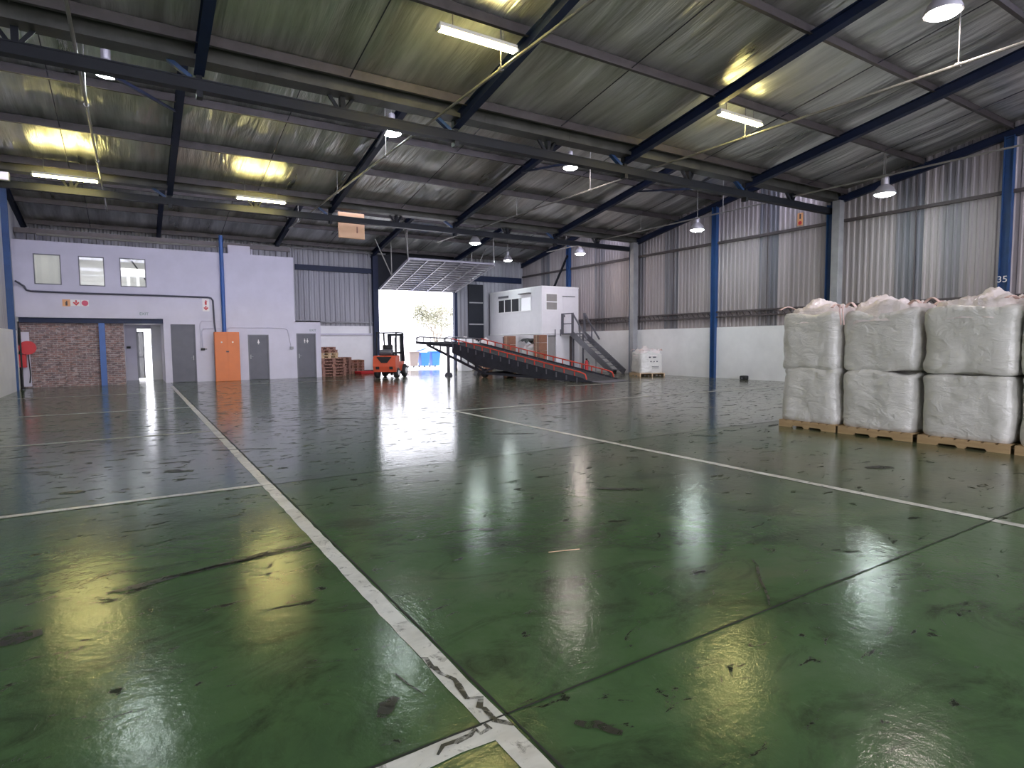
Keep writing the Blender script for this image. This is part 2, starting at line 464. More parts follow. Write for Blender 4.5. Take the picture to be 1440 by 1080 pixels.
# ================================================================== FLOOR
fl = struct(MB().box(XL - .3, YB - .3, -.2, XR + .3, YF + .2, 0).build('floor', 'floor'))
def strip(x0, y0, x1, y1, name='painted_line', mat='line', z=.003, seed=0, ragged=.006):
    """thin painted strip with slightly ragged long edges; runs along its longer side"""
    rnd = random.Random(seed); b = MB(); alongx = (x1 - x0) > (y1 - y0)
    L_ = (x1 - x0) if alongx else (y1 - y0); n = max(4, int(L_ / .15)); v = []
    for i in range(n + 1):
        k = L_ * i / n; j0, j1 = rnd.uniform(-ragged, ragged), rnd.uniform(-ragged, ragged)
        if alongx: v += [(x0 + k, y0 + j0, z), (x0 + k, y1 + j1, z)]
        else: v += [(x0 + j0, y0 + k, z), (x1 + j1, y0 + k, z)]
    b.add(v, [(2 * i, 2 * i + 1, 2 * i + 3, 2 * i + 2) for i in range(n)])
    return b.build(name, mat, fl)
strip(1.165, -6, 1.275, 26.9, seed=1)
for k, y in enumerate((-3.0, 1.985, 7.15, 12.25, 17.33, 23.4)):
    strip(XL + .1, y, 1.165, y + .11, seed=10 + k)
strip(6.30, -2.0, 6.41, 12.6, seed=3)
strip(6.36, 12.55, 20.5, 12.65, seed=4)
strip(3.6, 26.2, 12.5, 26.3, seed=5)
strip(13.4, 17.3, 21.2, 17.4, seed=6)
strip(16.0, 12.9, 21.3, 12.98, seed=7)
for y in (2.10, 7.16, 12.3, 22.4):
    strip(XL, y - .006, XR - .2, y + .006, 'floor_joint', 'hair', .0042, ragged=.003)
for x in (1.295,):
    strip(x - .006, -6, x + .006, 29.2, 'floor_joint', 'hair', .0042, ragged=.003)
def mark(pts, w, seed, z=.0052):
    rnd = random.Random(seed); b = MB(); v = []; n = len(pts)
    for i, p in enumerate(pts):
        a = Vector(pts[max(0, i - 1)] + (0,)); c = Vector(pts[min(n - 1, i + 1)] + (0,)); d = (c - a).normalized()
        s_ = Vector((-d.y, d.x, 0)); ww = w * (w and 1) * rnd.uniform(.6, 1.1) / 2 * (0.55 if i in (0, n - 1) else 1)
        q = Vector((p[0], p[1], z)); v += [q - s_ * ww, q + s_ * ww]
    b.add(v, [(2 * i, 2 * i + 1, 2 * i + 3, 2 * i + 2) for i in range(n - 1)])
    b.build('tyre_mark', 'mark', fl)
def line_pts(a, b, n=8, wob=.02, seed=0):
    rnd = random.Random(seed)
    return [(a[0] + (b[0] - a[0]) * i / n + rnd.uniform(-wob, wob), a[1] + (b[1] - a[1]) * i / n + rnd.uniform(-wob, wob)) for i in range(n + 1)]

mark(line_pts((-.21, 4.57), (1.16, 4.86), 10, .012, 1), .085, 1)
mark(line_pts((.08, 4.66), (1.13, 4.78), 6, .02, 2), .05, 2)
mark(line_pts((1.19, 2.75), (1.25, 2.0), 14, .03, 31), .035, 31)
mark(line_pts((.95, 2.04), (1.2, 2.08), 8, .025, 32), .03, 32)
mark([(-.72, 4.12), (-.62, 4.13), (-.5, 4.15)], .2, 3)
mark(line_pts((.95, 10.05), (1.8, 9.65), 5, .02, 4), .07, 4)
mark(line_pts((.82, 2.36), (.92, 2.47), 4, .02, 5), .07, 5)
mark(line_pts((1.00, 2.66), (1.05, 2.42), 4, .005, 6), .012, 6)
mark(line_pts((-.75, 8.06), (-.5, 7.98), 3, .02, 7), .16, 7)
mark(line_pts((.3, 8.7), (.55, 8.55), 3, .03, 8), .16, 8)
mark(line_pts((4.2, 4.95), (4.6, 4.62), 4, .03, 9), .12, 9)
mark(line_pts((1.5, 1.9), (1.62, 1.74), 4, .02, 10), .06, 10)
mark(line_pts((3.76, 2.66), (3.2, 2.12), 6, .02, 11), .022, 11)
mark(line_pts((4.6, 16.1), (5.4, 15.6), 4, .02, 12), .07, 12)
mark(line_pts((3.3, 12.9), (4.1, 12.6), 4, .02, 13), .07, 13)
mark(line_pts((1.05, 11.3), (1.3, 11.2), 3, .02, 14), .08, 14)
mark(line_pts((.7, 10.9), (1.15, 10.75), 3, .02, 15), .05, 15)
mark(line_pts((8.0, 6.9), (8.3, 6.6), 3, .02, 16), .14, 16)
mark(line_pts((7.7, 3.85), (8.0, 3.7), 3, .02, 17), .16, 17)
mark(line_pts((5.3, 9.0), (5.9, 8.6), 3, .02, 18), .1, 18)
for i in range(46):
    rnd = random.Random(100 + i); x = rnd.uniform(1.5, 19); y = rnd.uniform(2.5, 24); a = rnd.uniform(-.5, .25); l = rnd.uniform(.1, .45)
    mark(line_pts((x, y), (x + l * math.cos(a), y + l * math.sin(a)), 3, .02, i), rnd.uniform(.03, .09), 200 + i)

o = thing('straw_strip', 'thin pale strip lying on the green floor in the middle of the hall', 'strip', (2.7, 3.55, 0))
MB().tube([(2.60, 3.60, .008), (2.72, 3.555, .012), (2.84, 3.525, .008)], .003, 6).build('strip', 'pallet3', o)

# ================================================================== ROOF
def roof_tooth(y0, y1, k):
    """foil-lined sheets, sagging between purlins; y1 is the low edge"""
    nx, ny = 254, 40
    pl = purlin_ys(y1, y0); b = MB(); v = []
    for j in range(ny + 1):
        y = y0 + (y1 - y0) * j / ny
        dmin = min(abs(y - p) for p in pl); sag = min(1, dmin / 1.0) ** .8
        for i in range(nx + 1):
            x = XL - .1 + (XR - XL + .2) * i / nx
            w = noise.noise(Vector((x * 1.3, y * .12, k * 7.0))) * .035 + noise.noise(Vector((x * 4.1, y * .25, k * 3.0))) * .016
            v.append((x, y, roof_z(min(y, y1)) if False else 6.85 + SLOPE * (y1 - y) - sag * (.035 - w)))
    f = [(j * (nx + 1) + i, j * (nx + 1) + i + 1, (j + 1) * (nx + 1) + i + 1, (j + 1) * (nx + 1) + i) for j in range(ny) for i in range(nx)]
    return struct(b.add(v, f).build('ceiling', 'foil', smooth=True))
def purlin_ys(ylow, yhigh):
    return [y for y in (ylow - .55, ylow - 2.94, ylow - 5.22, ylow - 7.32, ylow - 9.6) if y > yhigh - .01]
TEETH = [(YB, 2.2), (2.3, 12.3), (12.45, 22.4), (22.55, 32.75)]
for k, (a, b_) in enumerate(TEETH):
    roof_tooth(a, b_, k)
    for y in purlin_ys(b_, a):
        z = 6.85 + SLOPE * (b_ - y)
        m = MB(); m.beam((XL, y, z - .12), (XR, y, z - .12), .02, .20); m.box(XL, y - .07, z - .225, XR, y + .01, z - .205)
        m.box(XL, y, z - .035, XR, y + .07, z - .015)
        struct(m.build('purlin_beam', 'purlin'))
    for x in RX:
        za, zb = 6.85 + SLOPE * (b_ - a), 6.85
        m = MB(); m.ibeam((x, a + .05, za - .335), (x, b_, zb - .335), .17, .24, .018)
        struct(m.build('rafter_beam', 'steel'))
    for x in (XL + .1, XR - .12):
        m = MB(); m.ibeam((x, a + .05, 6.85 + SLOPE * (b_ - a) - .335), (x, b_, 6.515), .15, .24, .018)
        struct(m.build('rafter_beam', 'steel'))
    for x in (-1.35, 3.78, 8.9, 14.0, 19.1):            # sag rods across the purlins
        m = MB(); m.tube([(x, a + .1, 6.85 + SLOPE * (b_ - a) - .17), (x, b_ - .4, 6.85 + SLOPE * .4 - .17)], .012, 6)
        struct(m.build('tie_rod_beam', 'cable'))
for gi, g in enumerate(GY[:3]):
    G = sroot('girder_beam', (0, g, 6.13))
    m = MB(); m.box(XL + .1, g - .10, 6.13, XR - .1, g + .10, 6.155); m.box(XL + .1, g - .10, 6.31, XR - .1, g + .10, 6.335)
    m.box(XL + .1, g - .085, 6.155, XR - .1, g + .085, 6.31); m.build('bottom_chord', 'dark', G)
    MB().box(XL + .1, g + .10, 8.32, XR - .1, g + .26, 8.48).build('top_chord', 'dark', G)
    xs = [-1.35, 1.2, 3.78, 6.33, 8.9, 11.45, 14.0, 16.6, 19.1]
    for i, x in enumerate(xs):
        MB().beam((x, g, 6.33), (x, g + .15, 8.4), .13, .10, (1, 0, 0)).build('post', 'dark', G)
        if i % 2:
            MB().beam((x - .12, g, 6.35), (x - 2.4, g + .15, 8.0), .12, .07).build('brace', 'blue', G)
            MB().box(x - .05, g - .09, 6.02, x + .05, g + .09, 6.13).build('bracket', 'dark', G)
        else:
            MB().beam((x + .06, g, 6.35), (x + .75, g + .15, 7.35), .08, .06).build('brace', 'dark', G)
            MB().beam((x - .10, g, 6.35), (x - .75, g + .15, 7.35), .08, .06).build('brace', 'dark', G)
    # knee braces down to the rafters of the bay beyond
    for x in RX:
        for s_ in ((-1,) if gi else ()):
            MB().beam((x + s_ * 1.55, g + .02, 6.25), (x + s_ * .08, g + 4.9, 6.85 + SLOPE * 5.2 - .42), .06, .06).build('knee_brace', 'steel', G)
    # valley gutter and the sheeting/glazing above it
    m = MB(); y0, y1 = g - .28, g + .10
    m.box(XL, y0, 6.58, XR, y1, 6.60); m.box(XL, y0, 6.60, XR, y0 + .02, 6.88); m.box(XL, y1 - .02, 6.60, XR, y1, 6.98)
    m.box(XL, y0 - .05, 6.87, XR, y0 + .02, 6.90)
    for k in range(11):
        x = XL + 1.1 + k * 2.4; m.box(x, y0 - .006, 6.576, x + .05, y1, 6.90)
    struct(m.build('gutter_trim', 'gutter'))
    W_ = sroot('window_%d' % (gi + 4), (0, g + .12, 6.98))
    MB().box(XL, g + .115, 6.98, XR, g + .125, 8.62).build('pane', 'skyglass', W_)
    m = MB()
    for k in range(27):
        x = XL + .1 + k * .97; m.box(x - .02, g + .10, 6.98, x + .02, g + .15, 8.62)
    m.box(XL, g + .10, 6.96, XR, g + .15, 7.02); m.box(XL, g + .10, 8.58, XR, g + .15, 8.72)
    m.build('glazing_frame', 'grey', W_)
    portal(((XL + XR) / 2, g + .14, 7.8), (R(90), 0, 0), XR - XL - .2, 1.56)

# ================================================================== WALLS
def corr(name, axis, fix, a0, a1, zb, ztop, sgn, mat, pitch=.2, depth=.028):
    """ribbed sheeting on the plane axis=fix, ribs towards sgn; ztop(a) gives the top edge"""
    b = MB(); a = a0; v = []
    while a < a1 - 1e-6:
        for da, d in ((0, 0), (.085, 0), (.115, depth), (.170, depth)):
            q = min(a + da * pitch / .2, a1); o = fix + sgn * d
            for z in (zb, ztop(q)):
                v.append((o, q, z) if axis == 'x' else (q, o, z))
        a += pitch
    q = a1
    for z in (zb, ztop(q)): v.append((fix, q, z) if axis == 'x' else (q, fix, z))
    n = len(v) // 2
    b.add(v, [(2 * i, 2 * i + 1, 2 * i + 3, 2 * i + 2) for i in range(n - 1)])
    return struct(b.build(name, mat))
def wtop(y):
    for k, (a, b_) in enumerate(TEETH):
        if y <= b_ + .07: return 6.85 + SLOPE * (b_ - y) + .02
    return 6.87
corr('wall_right', 'x', XR, YB, YF, 2.15, wtop, -1, 'wallsheet', pitch=.205)
struct(MB().box(XR - .10, YB, 0, XR + .2, YF, 2.2).build('wall_right_lower', 'plaster'))
struct(MB().box(XR + .03, YB, 2.2, XR + .05, YF, 9).build('wall_right_backing', 'dark'))
corr('wall_left', 'x', XL, YB, YF, 2.15, wtop, 1, 'farsheet')
struct(MB().box(XL - .2, YB, 0, XL + .16, 28.4, 2.2).build('wall_left_lower', 'plaster'))
struct(MB().box(XL - .2, 28.4, 0, XL, YF, 2.2).build('wall_left_corner', 'office'))
struct(MB().box(XL - .05, YB, 2.2, XL - .03, YF, 9).build('wall_left_backing', 'dark'))
REAR = [(-2.4, 3.6), (6.2, 12.6), (14.8, 20.4)]          # unseen open doorways, added behind the camera to let in fill daylight
m = MB(); xs = [XL - .2] + [q for d in REAR for q in d] + [XR + .2]
for i in range(0, len(xs), 2): m.box(xs[i], YB - .2, 0, xs[i + 1], YB, 4.8)
m.box(XL - .2, YB - .2, 4.8, XR + .2, YB, 9)
struct(m.build('wall_rear', 'plaster'))
struct(MB().box(-60, -60, -.25, 80, YB - .2, -.02).build('ground_rear', 'concrete'))
for a, b_ in REAR: portal(((a + b_) / 2, YB + .05, 2.4), (R(90), 0, 0), b_ - a, 4.8)
# far wall, with the big doorway and the exit doorway left open
struct(MB().box(XL, YF, 0, .13, YF + .2, 2.6).build('wall_far_exit_side', 'office'))
struct(MB().box(.72, YF, 0, 11.5, YF + .2, 2.62).build('wall_far_lower', 'plaster'))
struct(MB().box(.13, YF, 2.42, .72, YF + .2, 2.62).build('wall_far_lintel', 'office'))
struct(MB().box(7.7, YF - .10, 2.08, 11.4, YF, 2.18).build('trim_1', 'office'))
corr('wall_far', 'y', YF, XL, 11.5, 2.6, lambda a: 7.2, -1, 'farsheet', pitch=.27, depth=.05)
struct(MB().box(XL, YF + .06, 2.6, 11.5, YF + .1, 7.2).build('wall_far_backing', 'dark'))
struct(MB().box(11.5, YF, 4.66, 16.6, YF + .1, 7.2).build('wall_far_over_door', 'dark'))  # backlit shade above the doorway is put into this dark colour
corr('wall_far_right', 'y', YF, 16.6, XR, 0, lambda a: 7.2, -1, 'farsheet', pitch=.27, depth=.05)
struct(MB().box(16.6, YF + .06, 0, XR, YF + .1, 7.2).build('wall_far_right_backing', 'dark'))
struct(MB().box(7.3, YF - .14, 5.5, 11.4, YF - .02, 5.78).build('sheeting_rail_beam', 'steel'))
struct(MB().box(17.3, YF - .14, 5.4, XR - .2, YF - .02, 5.75).build('sheeting_rail_beam', 'steel'))
struct(MB().tube([(7.3, YF - .12, 2.78), (11.4, YF - .12, 2.78)], .04).build('sheeting_rail_beam', 'pipe'))
struct(MB().tube([(5.0, YF - .2, 6.62), (12.2, YF - .2, 6.62)], .05).build('sheeting_rail_beam', 'pipe'))
struct(MB().box(11.42, YF - .30, 0, 11.72, YF - .02, 6.5).build('door_jamb_column', 'steel'))
struct(MB().box(16.46, YF - .28, 0, 16.66, YF - .02, 6.5).build('door_jamb_column', 'steel'))
struct(MB().box(11.2, YF - .2, 2.2, 11.26, YF - .14, 5.5).build('sheeting_post_column', 'pipe'))
portal((14.08, YF - .02, 2.33), (R(-90), 0, 0), 4.7, 4.6)
portal((.425, YF - .03, 1.21), (R(-90), 0, 0), .58, 2.4)

# roller door in the far wall, right of the doorway
m = MB(); m.box(17.5, YF - .12, 0, 18.55, YF - .06, 5.2)
dr = struct(m.build('door_1', 'dark'))
MB().box(17.5, YF - .2, 2.72, 18.55, YF - .12, 2.80).build('door_bar', 'pipe', dr)
MB().box(17.55, YF - .15, 4.05, 18.5, YF - .12, 4.12).build('door_bar', 'pipe', dr)

# wall columns, downpipes, girts
for y in (2.05, 7.09, 12.25, 17.34, 22.4, 27.62):
    for x, s_ in ((XR - .16, 1), (XL + .10, -1)):
        zb = 0 if s_ > 0 else 0
        m = MB(); m.ibeam((x, y, zb), (x, y, wtop(y - .02) - .42), .18 if s_ > 0 else .2, .24, .02, up=(0, 1, 0))
        struct(m.build('wall_column', 'blue'))
for y in (12.02, 22.25):
    struct(MB().bbox(XR - .42, y - .22, 0, XR - .12, y + .06, 6.53, .02).build('downpipe_column', 'pipe'))
for ya, yb in ((7.2, 11.8), (12.4, 17.25), (17.45, 22.0), (22.5, 27.5), (27.75, YF - .1), (2.2, 7.0)):
    struct(MB().box(XR - .14, ya, 5.78, XR - .05, yb, 5.88).build('girt_beam', 'girt'))
    m = MB(); m.box(XR - .16, ya, 2.83, XR - .05, yb, 2.89); m.box(XR - .16, ya, 2.62, XR - .05, yb, 2.67)
    k = ya + .1
    while k < yb - .3:
        m.beam((XR - .11, k, 2.66), (XR - .11, k + .15, 2.84), .03, .03, (1, 0, 0)); k += .3
    struct(m.build('girt_beam', 'girt'))
    ym = (ya + yb) / 2
    struct(MB().tube([(XR - .10, ym, 2.3), (XR - .10, ym, wtop(ym) - .3)], .02).build('sag_rod_beam', 'girt'))
struct(MB().beam((XR - .25, 27.6, 6.6), (XR - .25, 29.6, 4.0), .09, .09, (1, 0, 0)).build('wind_brace_beam', 'dark'))

# ================================================================== OFFICE BLOCK (left, plane y = 29.4)
OY = 29.4
def wall_with_holes(name, x0, x1, z0, z1, y0, y1, holes, mat):
    xs = sorted({x0, x1, *[h[0] for h in holes], *[h[1] for h in holes]})
    zs = sorted({z0, z1, *[h[2] for h in holes], *[h[3] for h in holes]})
    b = MB()
    for i in range(len(xs) - 1):
        for j in range(len(zs) - 1):
            cx, cz = (xs[i] + xs[i + 1]) / 2, (zs[j] + zs[j + 1]) / 2
            if any(h[0] < cx < h[1] and h[2] < cz < h[3] for h in holes): continue
            b.box(xs[i], y0, zs[j], xs[i + 1], y1, zs[j + 1])
    return struct(b.build(name, mat))
wins = [(-3.11, -2.26, 4.0, 5.17), (-1.70, -.85, 4.0, 5.17), (-.33, .58, 4.02, 5.19)]
wall_with_holes('wall_office_upper', -3.75, 6.51, 2.73, 5.67, OY, OY + .12, wins, 'office')
wall_with_holes('wall_office_lower', 1.12, 7.69, 0, 2.73, OY, OY + .12, [(1.38, 2.31, -.1, 2.5), (4.42, 5.31, -.1, 2.06), (6.55, 7.45, -.1, 2.12)], 'office')
struct(MB().box(6.39, OY + .12, 2.73, 6.51, YF, 5.67).build('wall_office_side', 'office'))
struct(MB().box(7.57, OY + .12, 0, 7.69, YF, 2.7).build('wall_lobby_side', 'office'))
struct(MB().box(6.51, OY, 2.66, 7.69, YF, 2.74).build('ceiling_lobby', 'office'))
struct(MB().box(-3.75, OY + .12, 2.56, 6.4, YF, 2.72).build('floor_office', 'inner'))
struct(MB().box(-3.75, OY + .12, 5.60, 6.4, YF, 5.66).build('ceiling_office', 'inner'))
struct(MB().box(-3.75, YF - .1, 2.72, 6.4, YF - .02, 5.6).build('wall_office_back', 'inner'))
struct(MB().box(-3.68, OY + .14, 0, -.31, OY + .26, 2.56).build('wall_brick_infill', 'brick'))
struct(MB().box(-.45, OY + .27, 0, -.31, YF, 2.56).build('wall_passage_left', 'office'))
struct(MB().box(1.12, OY + .12, 0, 1.22, YF, 2.56).build('wall_passage_right', 'office'))
struct(MB().ibeam((-3.66, OY + .06, 2.62), (1.12, OY + .06, 2.62), .16, .20, .02).build('lintel_beam', 'steel'))
struct(MB().ibeam((-1.05, OY + .02, 0), (-1.05, OY + .02, 2.52), .2, .2, .02, up=(0, 1, 0)).build('blue_column', 'bluepale'))
struct(MB().tube([(3.45, OY - .1, 0), (3.45, OY - .1, 6.4)], .085, 12).build('blue_post_column', 'bluepale', smooth=True))
struct(MB().box(-3.7, OY + .5, 6.0, 6.5, OY + .65, 6.2).build('eaves_beam', 'purlin'))
struct(MB().tube([(-3.0, OY + .3, 5.95), (3.3, OY + .3, 5.95)], .05).build('eaves_pipe_beam', 'conduit'))
for i, (x0, x1, z0, z1) in enumerate(wins):
    Wn = sroot('window_%d' % (i + 1), ((x0 + x1) / 2, OY, z0))
    m = MB(); t = .035
    m.box(x0, OY - .01, z0, x0 + t, OY + .06, z1); m.box(x1 - t, OY - .01, z0, x1, OY + .06, z1)
    m.box(x0 + t, OY - .01, z1 - t, x1 - t, OY + .06, z1); m.box(x0 + t, OY - .01, z0, x1 - t, OY + .06, z0 + t)
    m.build('window_frame', 'doorf', Wn)
    MB().box(x0 + t, OY + .02, z0 + t, x1 - t, OY + .026, z1 - t).build('pane', 'glass', Wn)
    if i == 0: MB().box(x0 + .02, OY + .10, z0 + .02, x1 - .02, OY + .115, z1 - .02).build('roller_blind', 'blind', Wn)
# partition and ceiling lamps inside the offices
struct(MB().box(.9, OY + .12, 2.72, 1.0, YF - .1, 5.6).build('wall_office_partition', 'inner'))
struct(MB().box(-2.0, OY + .12, 2.72, -1.94, YF - .1, 5.6).build('wall_office_partition', 'inner'))
pt = thing('office_shelving', 'white framed shelving seen through the third office window', 'shelving', (.1, 31.2, 2.72))
m = MB(); m.box(-.55, 31.0, 4.6, .85, 31.4, 4.95); m.build('top_board', 'white', pt)
for x in (-.5, -.05, .3): MB().box(x - .06, 31.0, 2.72, x + .06, 31.1, 4.6).build('upright', 'white', pt)
MB().beam((.0, 31.9, 5.55), (.9, 31.9, 4.1), .06, .06).build('truss_reflection', 'dark', pt)  # dark bar modelled as the roof steel's reflection in the window
def office_lamp(x, y, lab):
    o = thing('ceiling_lamp', lab, 'lamp', (x, y, 5.6))
    MB().box(x - .6, y - .08, 5.54, x + .6, y + .08, 5.6).build('housing', 'tubehouse', o)
    l = bpy.data.lights.new('office_light', 'AREA'); l.shape = 'RECTANGLE'; l.size = 1.2; l.size_y = .15; l.energy = OFFICE_E; l.color = (1, .97, .92)
    q = bpy.data.objects.new('office_light', l); q.location = (0, 0, -.08); q.parent = o; COL.objects.link(q)
    return o
office_lamp(-2.9, 30.8, 'ceiling lamp in the office behind the blind of the leftmost window')
office_lamp(-1.2, 30.4, 'ceiling lamp in the office behind the middle window')
office_lamp(.2, 30.3, 'ceiling lamp in the office above the white shelving')

def grey_door(n, x0, x1, z1, hx, figure=None):
    d = sroot('door_%d' % n, ((x0 + x1) / 2, OY, 0))
    m = MB(); t = .05
    m.box(x0, OY - .01, 0, x0 + t, OY + .1, z1); m.box(x1 - t, OY - .01, 0, x1, OY + .1, z1); m.box(x0 + t, OY - .01, z1 - t, x1 - t, OY + .1, z1)
    m.build('door_frame', 'doorf' if n != 2 else 'door', d)
    MB().box(x0 + t, OY + .03, .01, x1 - t, OY + .07, z1 - t).build('door_leaf', 'door', d)
    hn = MB(); hn.bbox(hx - .025, OY + .01, .95, hx + .025, OY + .03, 1.15, .005); hn.tube([(hx, OY + .02, 1.06), (hx, OY - .04, 1.06), (hx + (.1 if hx < (x0 + x1) / 2 else -.1), OY - .04, 1.06)], .01, 6)
    hn.build('handle', 'pipe', d)
    return d
grey_door(2, 1.38, 2.31, 2.5, 2.2)
d3 = grey_door(3, 4.42, 5.31, 2.06, 4.52)
d4 = grey_door(4, 6.55, 7.45, 2.12, 6.66)
def pict(x, z, h, kind, lab):
    o = thing('door_pictogram', lab, 'sign', (x, OY + .02, z), group=None)
    m = MB(); y0, y1 = OY + .022, OY + .03
    m.lathe([(h * .10, 0), (h * .10, .006)], (x, y0, z + h * .88), 12, 'y')
    if kind == 'm': m.prism([(x - h * .14, z + h * .35), (x - h * .14, z + h * .74), (x + h * .14, z + h * .74), (x + h * .14, z + h * .35)], 'y', y0, y1)
    else: m.prism([(x - h * .24, z + h * .30), (x - h * .08, z + h * .74), (x + h * .08, z + h * .74), (x + h * .24, z + h * .30)], 'y', y0, y1)
    m.box(x - h * .09, y0, z, x - h * .02, y1, z + h * .35); m.box(x + h * .02, y0, z, x + h * .09, y1, z + h * .35)
    m.build('figure', 'whitesign', o)
pict(4.87, 1.62, .22, 'w', 'small white figure on the grey door next to the orange cabinet')
pict(6.93, 1.66, .22, 'm', 'left white figure on the grey door by the pallets')
pict(7.06, 1.66, .22, 'w', 'right white figure on the grey door by the pallets')

# exit door standing open at the end of the passage
e = sroot('door_5', (.14, YF, 0))
MB().box(.13, YF - .02, 0, .17, YF + .1, 2.42).build('door_frame', 'pipe', e)
MB().box(.14, YF - .02, 2.38, .72, YF + .1, 2.42).build('door_frame', 'pipe', e)
m = MB(); x0, x1, y = .17, .44, YF + .15
m.box(x0, y, .08, x0 + .05, y + .04, 2.25); m.box(x1 - .05, y, .08, x1, y + .04, 2.25)
for z in (.08, 1.05, 2.2): m.box(x0, y, z, x1, y + .04, z + .05)
m.build('door_leaf', 'pipe', e)
MB().box(x0 + .05, y + .015, .13, x1 - .05, y + .025, 2.2).build('pane', 'greyglass', e)

def text_thing(name, txt, lab, cat, loc, rot, size, mat, ext=.004):
    cu = bpy.data.curves.new(name, 'FONT'); cu.body = txt; cu.size = size; cu.extrude = ext; cu.align_x = 'CENTER'
    tmp = bpy.data.objects.new(name + '_src', cu); COL.objects.link(tmp)
    me = bpy.data.meshes.new_from_object(tmp.evaluated_get(bpy.context.evaluated_depsgraph_get()))
    bpy.data.objects.remove(tmp); bpy.data.curves.remove(cu); me.materials.clear(); me.materials.append(M[mat])
    o = bpy.data.objects.new(name, me); COL.objects.link(o)
    o.location = loc; o.rotation_euler = rot
    return tag(o, lab, cat) if cat else o
text_thing('exit_lettering', 'EXIT', 'green EXIT lettering on the white wall above the passage', 'lettering', (.44, OY - .006, 2.87), (R(90), 0, 0), .16, 'green')
text_thing('exit_lettering', 'EXIT', 'green EXIT lettering above the grey door by the pallets', 'lettering', (7.32, OY - .006, 2.22), (R(90), 0, 0), .15, 'green')

# safety signs
def arrow(m, x, z, s_, y):
    m.box(x - s_ * .12, y, z, x + s_ * .12, y + .006, z + s_ * .5)
    m.prism([(x - s_ * .5, z + s_ * .05), (x - s_ * .3, z + s_ * .2), (x, z - s_ * .12), (x + s_ * .3, z + s_ * .2), (x + s_ * .5, z + s_ * .05), (x, z - s_ * .5)], 'y', y, y + .006)
def extfig(m, x, z, h, y):
    m.bbox(x - h * .16, y, z, x + h * .16, y + .006, z + h * .62, .002); m.box(x - h * .06, y, z + h * .62, x + h * .06, y + .006, z + h * .85)
    m.beam((x, y + .003, z + h * .8), (x + h * .25, y + .003, z + h * .62), .006, h * .08)
g = 'fire safety signs on the office wall'
o = thing('extinguisher_sign', 'orange fire extinguisher sign with dark symbol left of the red arrow', 'sign', (-2.15, OY, 3.17), group=g)
MB().box(-2.28, OY - .012, 3.17, -2.03, OY, 3.44).build('plate', 'orsign', o); m = MB(); extfig(m, -2.15, 3.2, .22, OY - .018); m.build('symbol', 'girt', o)
o = thing('arrow_sign', 'pale sign with a red down arrow between orange sign and round disc', 'sign', (-1.84, OY, 3.17), group=g)
MB().box(-2.02, OY - .012, 3.19, -1.70, OY, 3.44).build('plate', 'whitesign', o); m = MB(); arrow(m, -1.84, 3.31, .22, OY - .018); m.build('arrow', 'redsign', o)
o = thing('round_sign', 'round pink-red disc sign beside the arrow sign', 'sign', (-1.55, OY, 3.2), group=g)
MB().box(-1.68, OY - .010, 3.19, -1.43, OY, 3.44).build('plate', 'whitesign', o); MB().lathe([(.11, 0), (.11, .006)], (-1.555, OY - .016, 3.31), 24, 'y').build('disc', 'pink', o)
o = thing('hydrant_sign', 'upright pale sign with red symbol and down arrow beside the blue post', 'sign', (2.76, OY, 3.08), group=g)
MB().box(2.63, OY - .012, 3.08, 2.90, OY, 3.63).build('plate', 'whitesign', o)
m = MB(); extfig(m, 2.765, 3.36, .24, OY - .018); m.build('symbol', 'redsign', o); m = MB(); arrow(m, 2.765, 3.22, .2, OY - .018); m.build('arrow', 'redsign', o)
o = thing('extinguisher_sign', 'small orange and red sign high on the ribbed right wall', 'sign', (XR - .05, 13.5, 5.9))
MB().box(XR - .05, 13.40, 5.95, XR - .036, 13.62, 6.42).build('plate', 'orsign', o)
MB().box(XR - .056, 13.47, 6.2, XR - .05, 13.54, 6.38).build('symbol', 'girt', o); MB().lathe([(.07, 0), (.07, .006)], (XR - .057, 13.51, 6.05), 16, 'x').build('arrow', 'redsign', o)
o = text_thing('bay_number', '35', 'white bay number painted on the blue column above the bags', 'lettering', (XR - .255 - .03, 7.09, 3.24), (R(90), 0, R(-90)), .26, 'whitesign', .003)

# electrical cabinet, sockets, conduits on the office wall
o = thing('electrical_cabinet', 'bright orange steel electrical cabinet beside the blue post', 'cabinet', (3.5, OY - .25, 0))
MB().bbox(3.0, OY - .48, .0, 4.0, OY - .19, 2.17, .012).build('body', 'orange', o)
MB().box(3.03, OY - .49, .08, 3.49, OY - .48, 2.12).build('door', 'orange', o); MB().box(3.51, OY - .49, .08, 3.97, OY - .48, 2.12).build('door', 'orange', o)
for x in (3.28, 3.72): MB().lathe([(.035, 0), (.03, -.02)], (x, OY - .49, 1.72), 12, 'y').build('indicator_lamp', 'whitesign', o)
MB().box(3.44, OY - .5, 1.28, 3.56, OY - .49, 1.34).build('nameplate', 'girt', o)
tag(MB().tube([(-3.62, OY - .4, 4.05), (-3.55, OY - .08, 4.0), (-3.42, OY - .05, 3.9), (-3.36, OY - .05, 3.76), (-3.22, OY - .05, 3.72), (-1.5, OY - .05, 3.70), (.6, OY - .05, 3.705), (2.85, OY - .05, 3.69), (2.98, OY - .05, 3.66), (3.05, OY - .05, 3.55), (3.07, OY - .05, 2.6), (3.08, OY - .24, 2.21), (3.08, OY - .24, 2.165)], .035, 8).build('power_cable', 'cable', smooth=True), 'thick dark cable running along the office wall under the upper windows', 'cable')
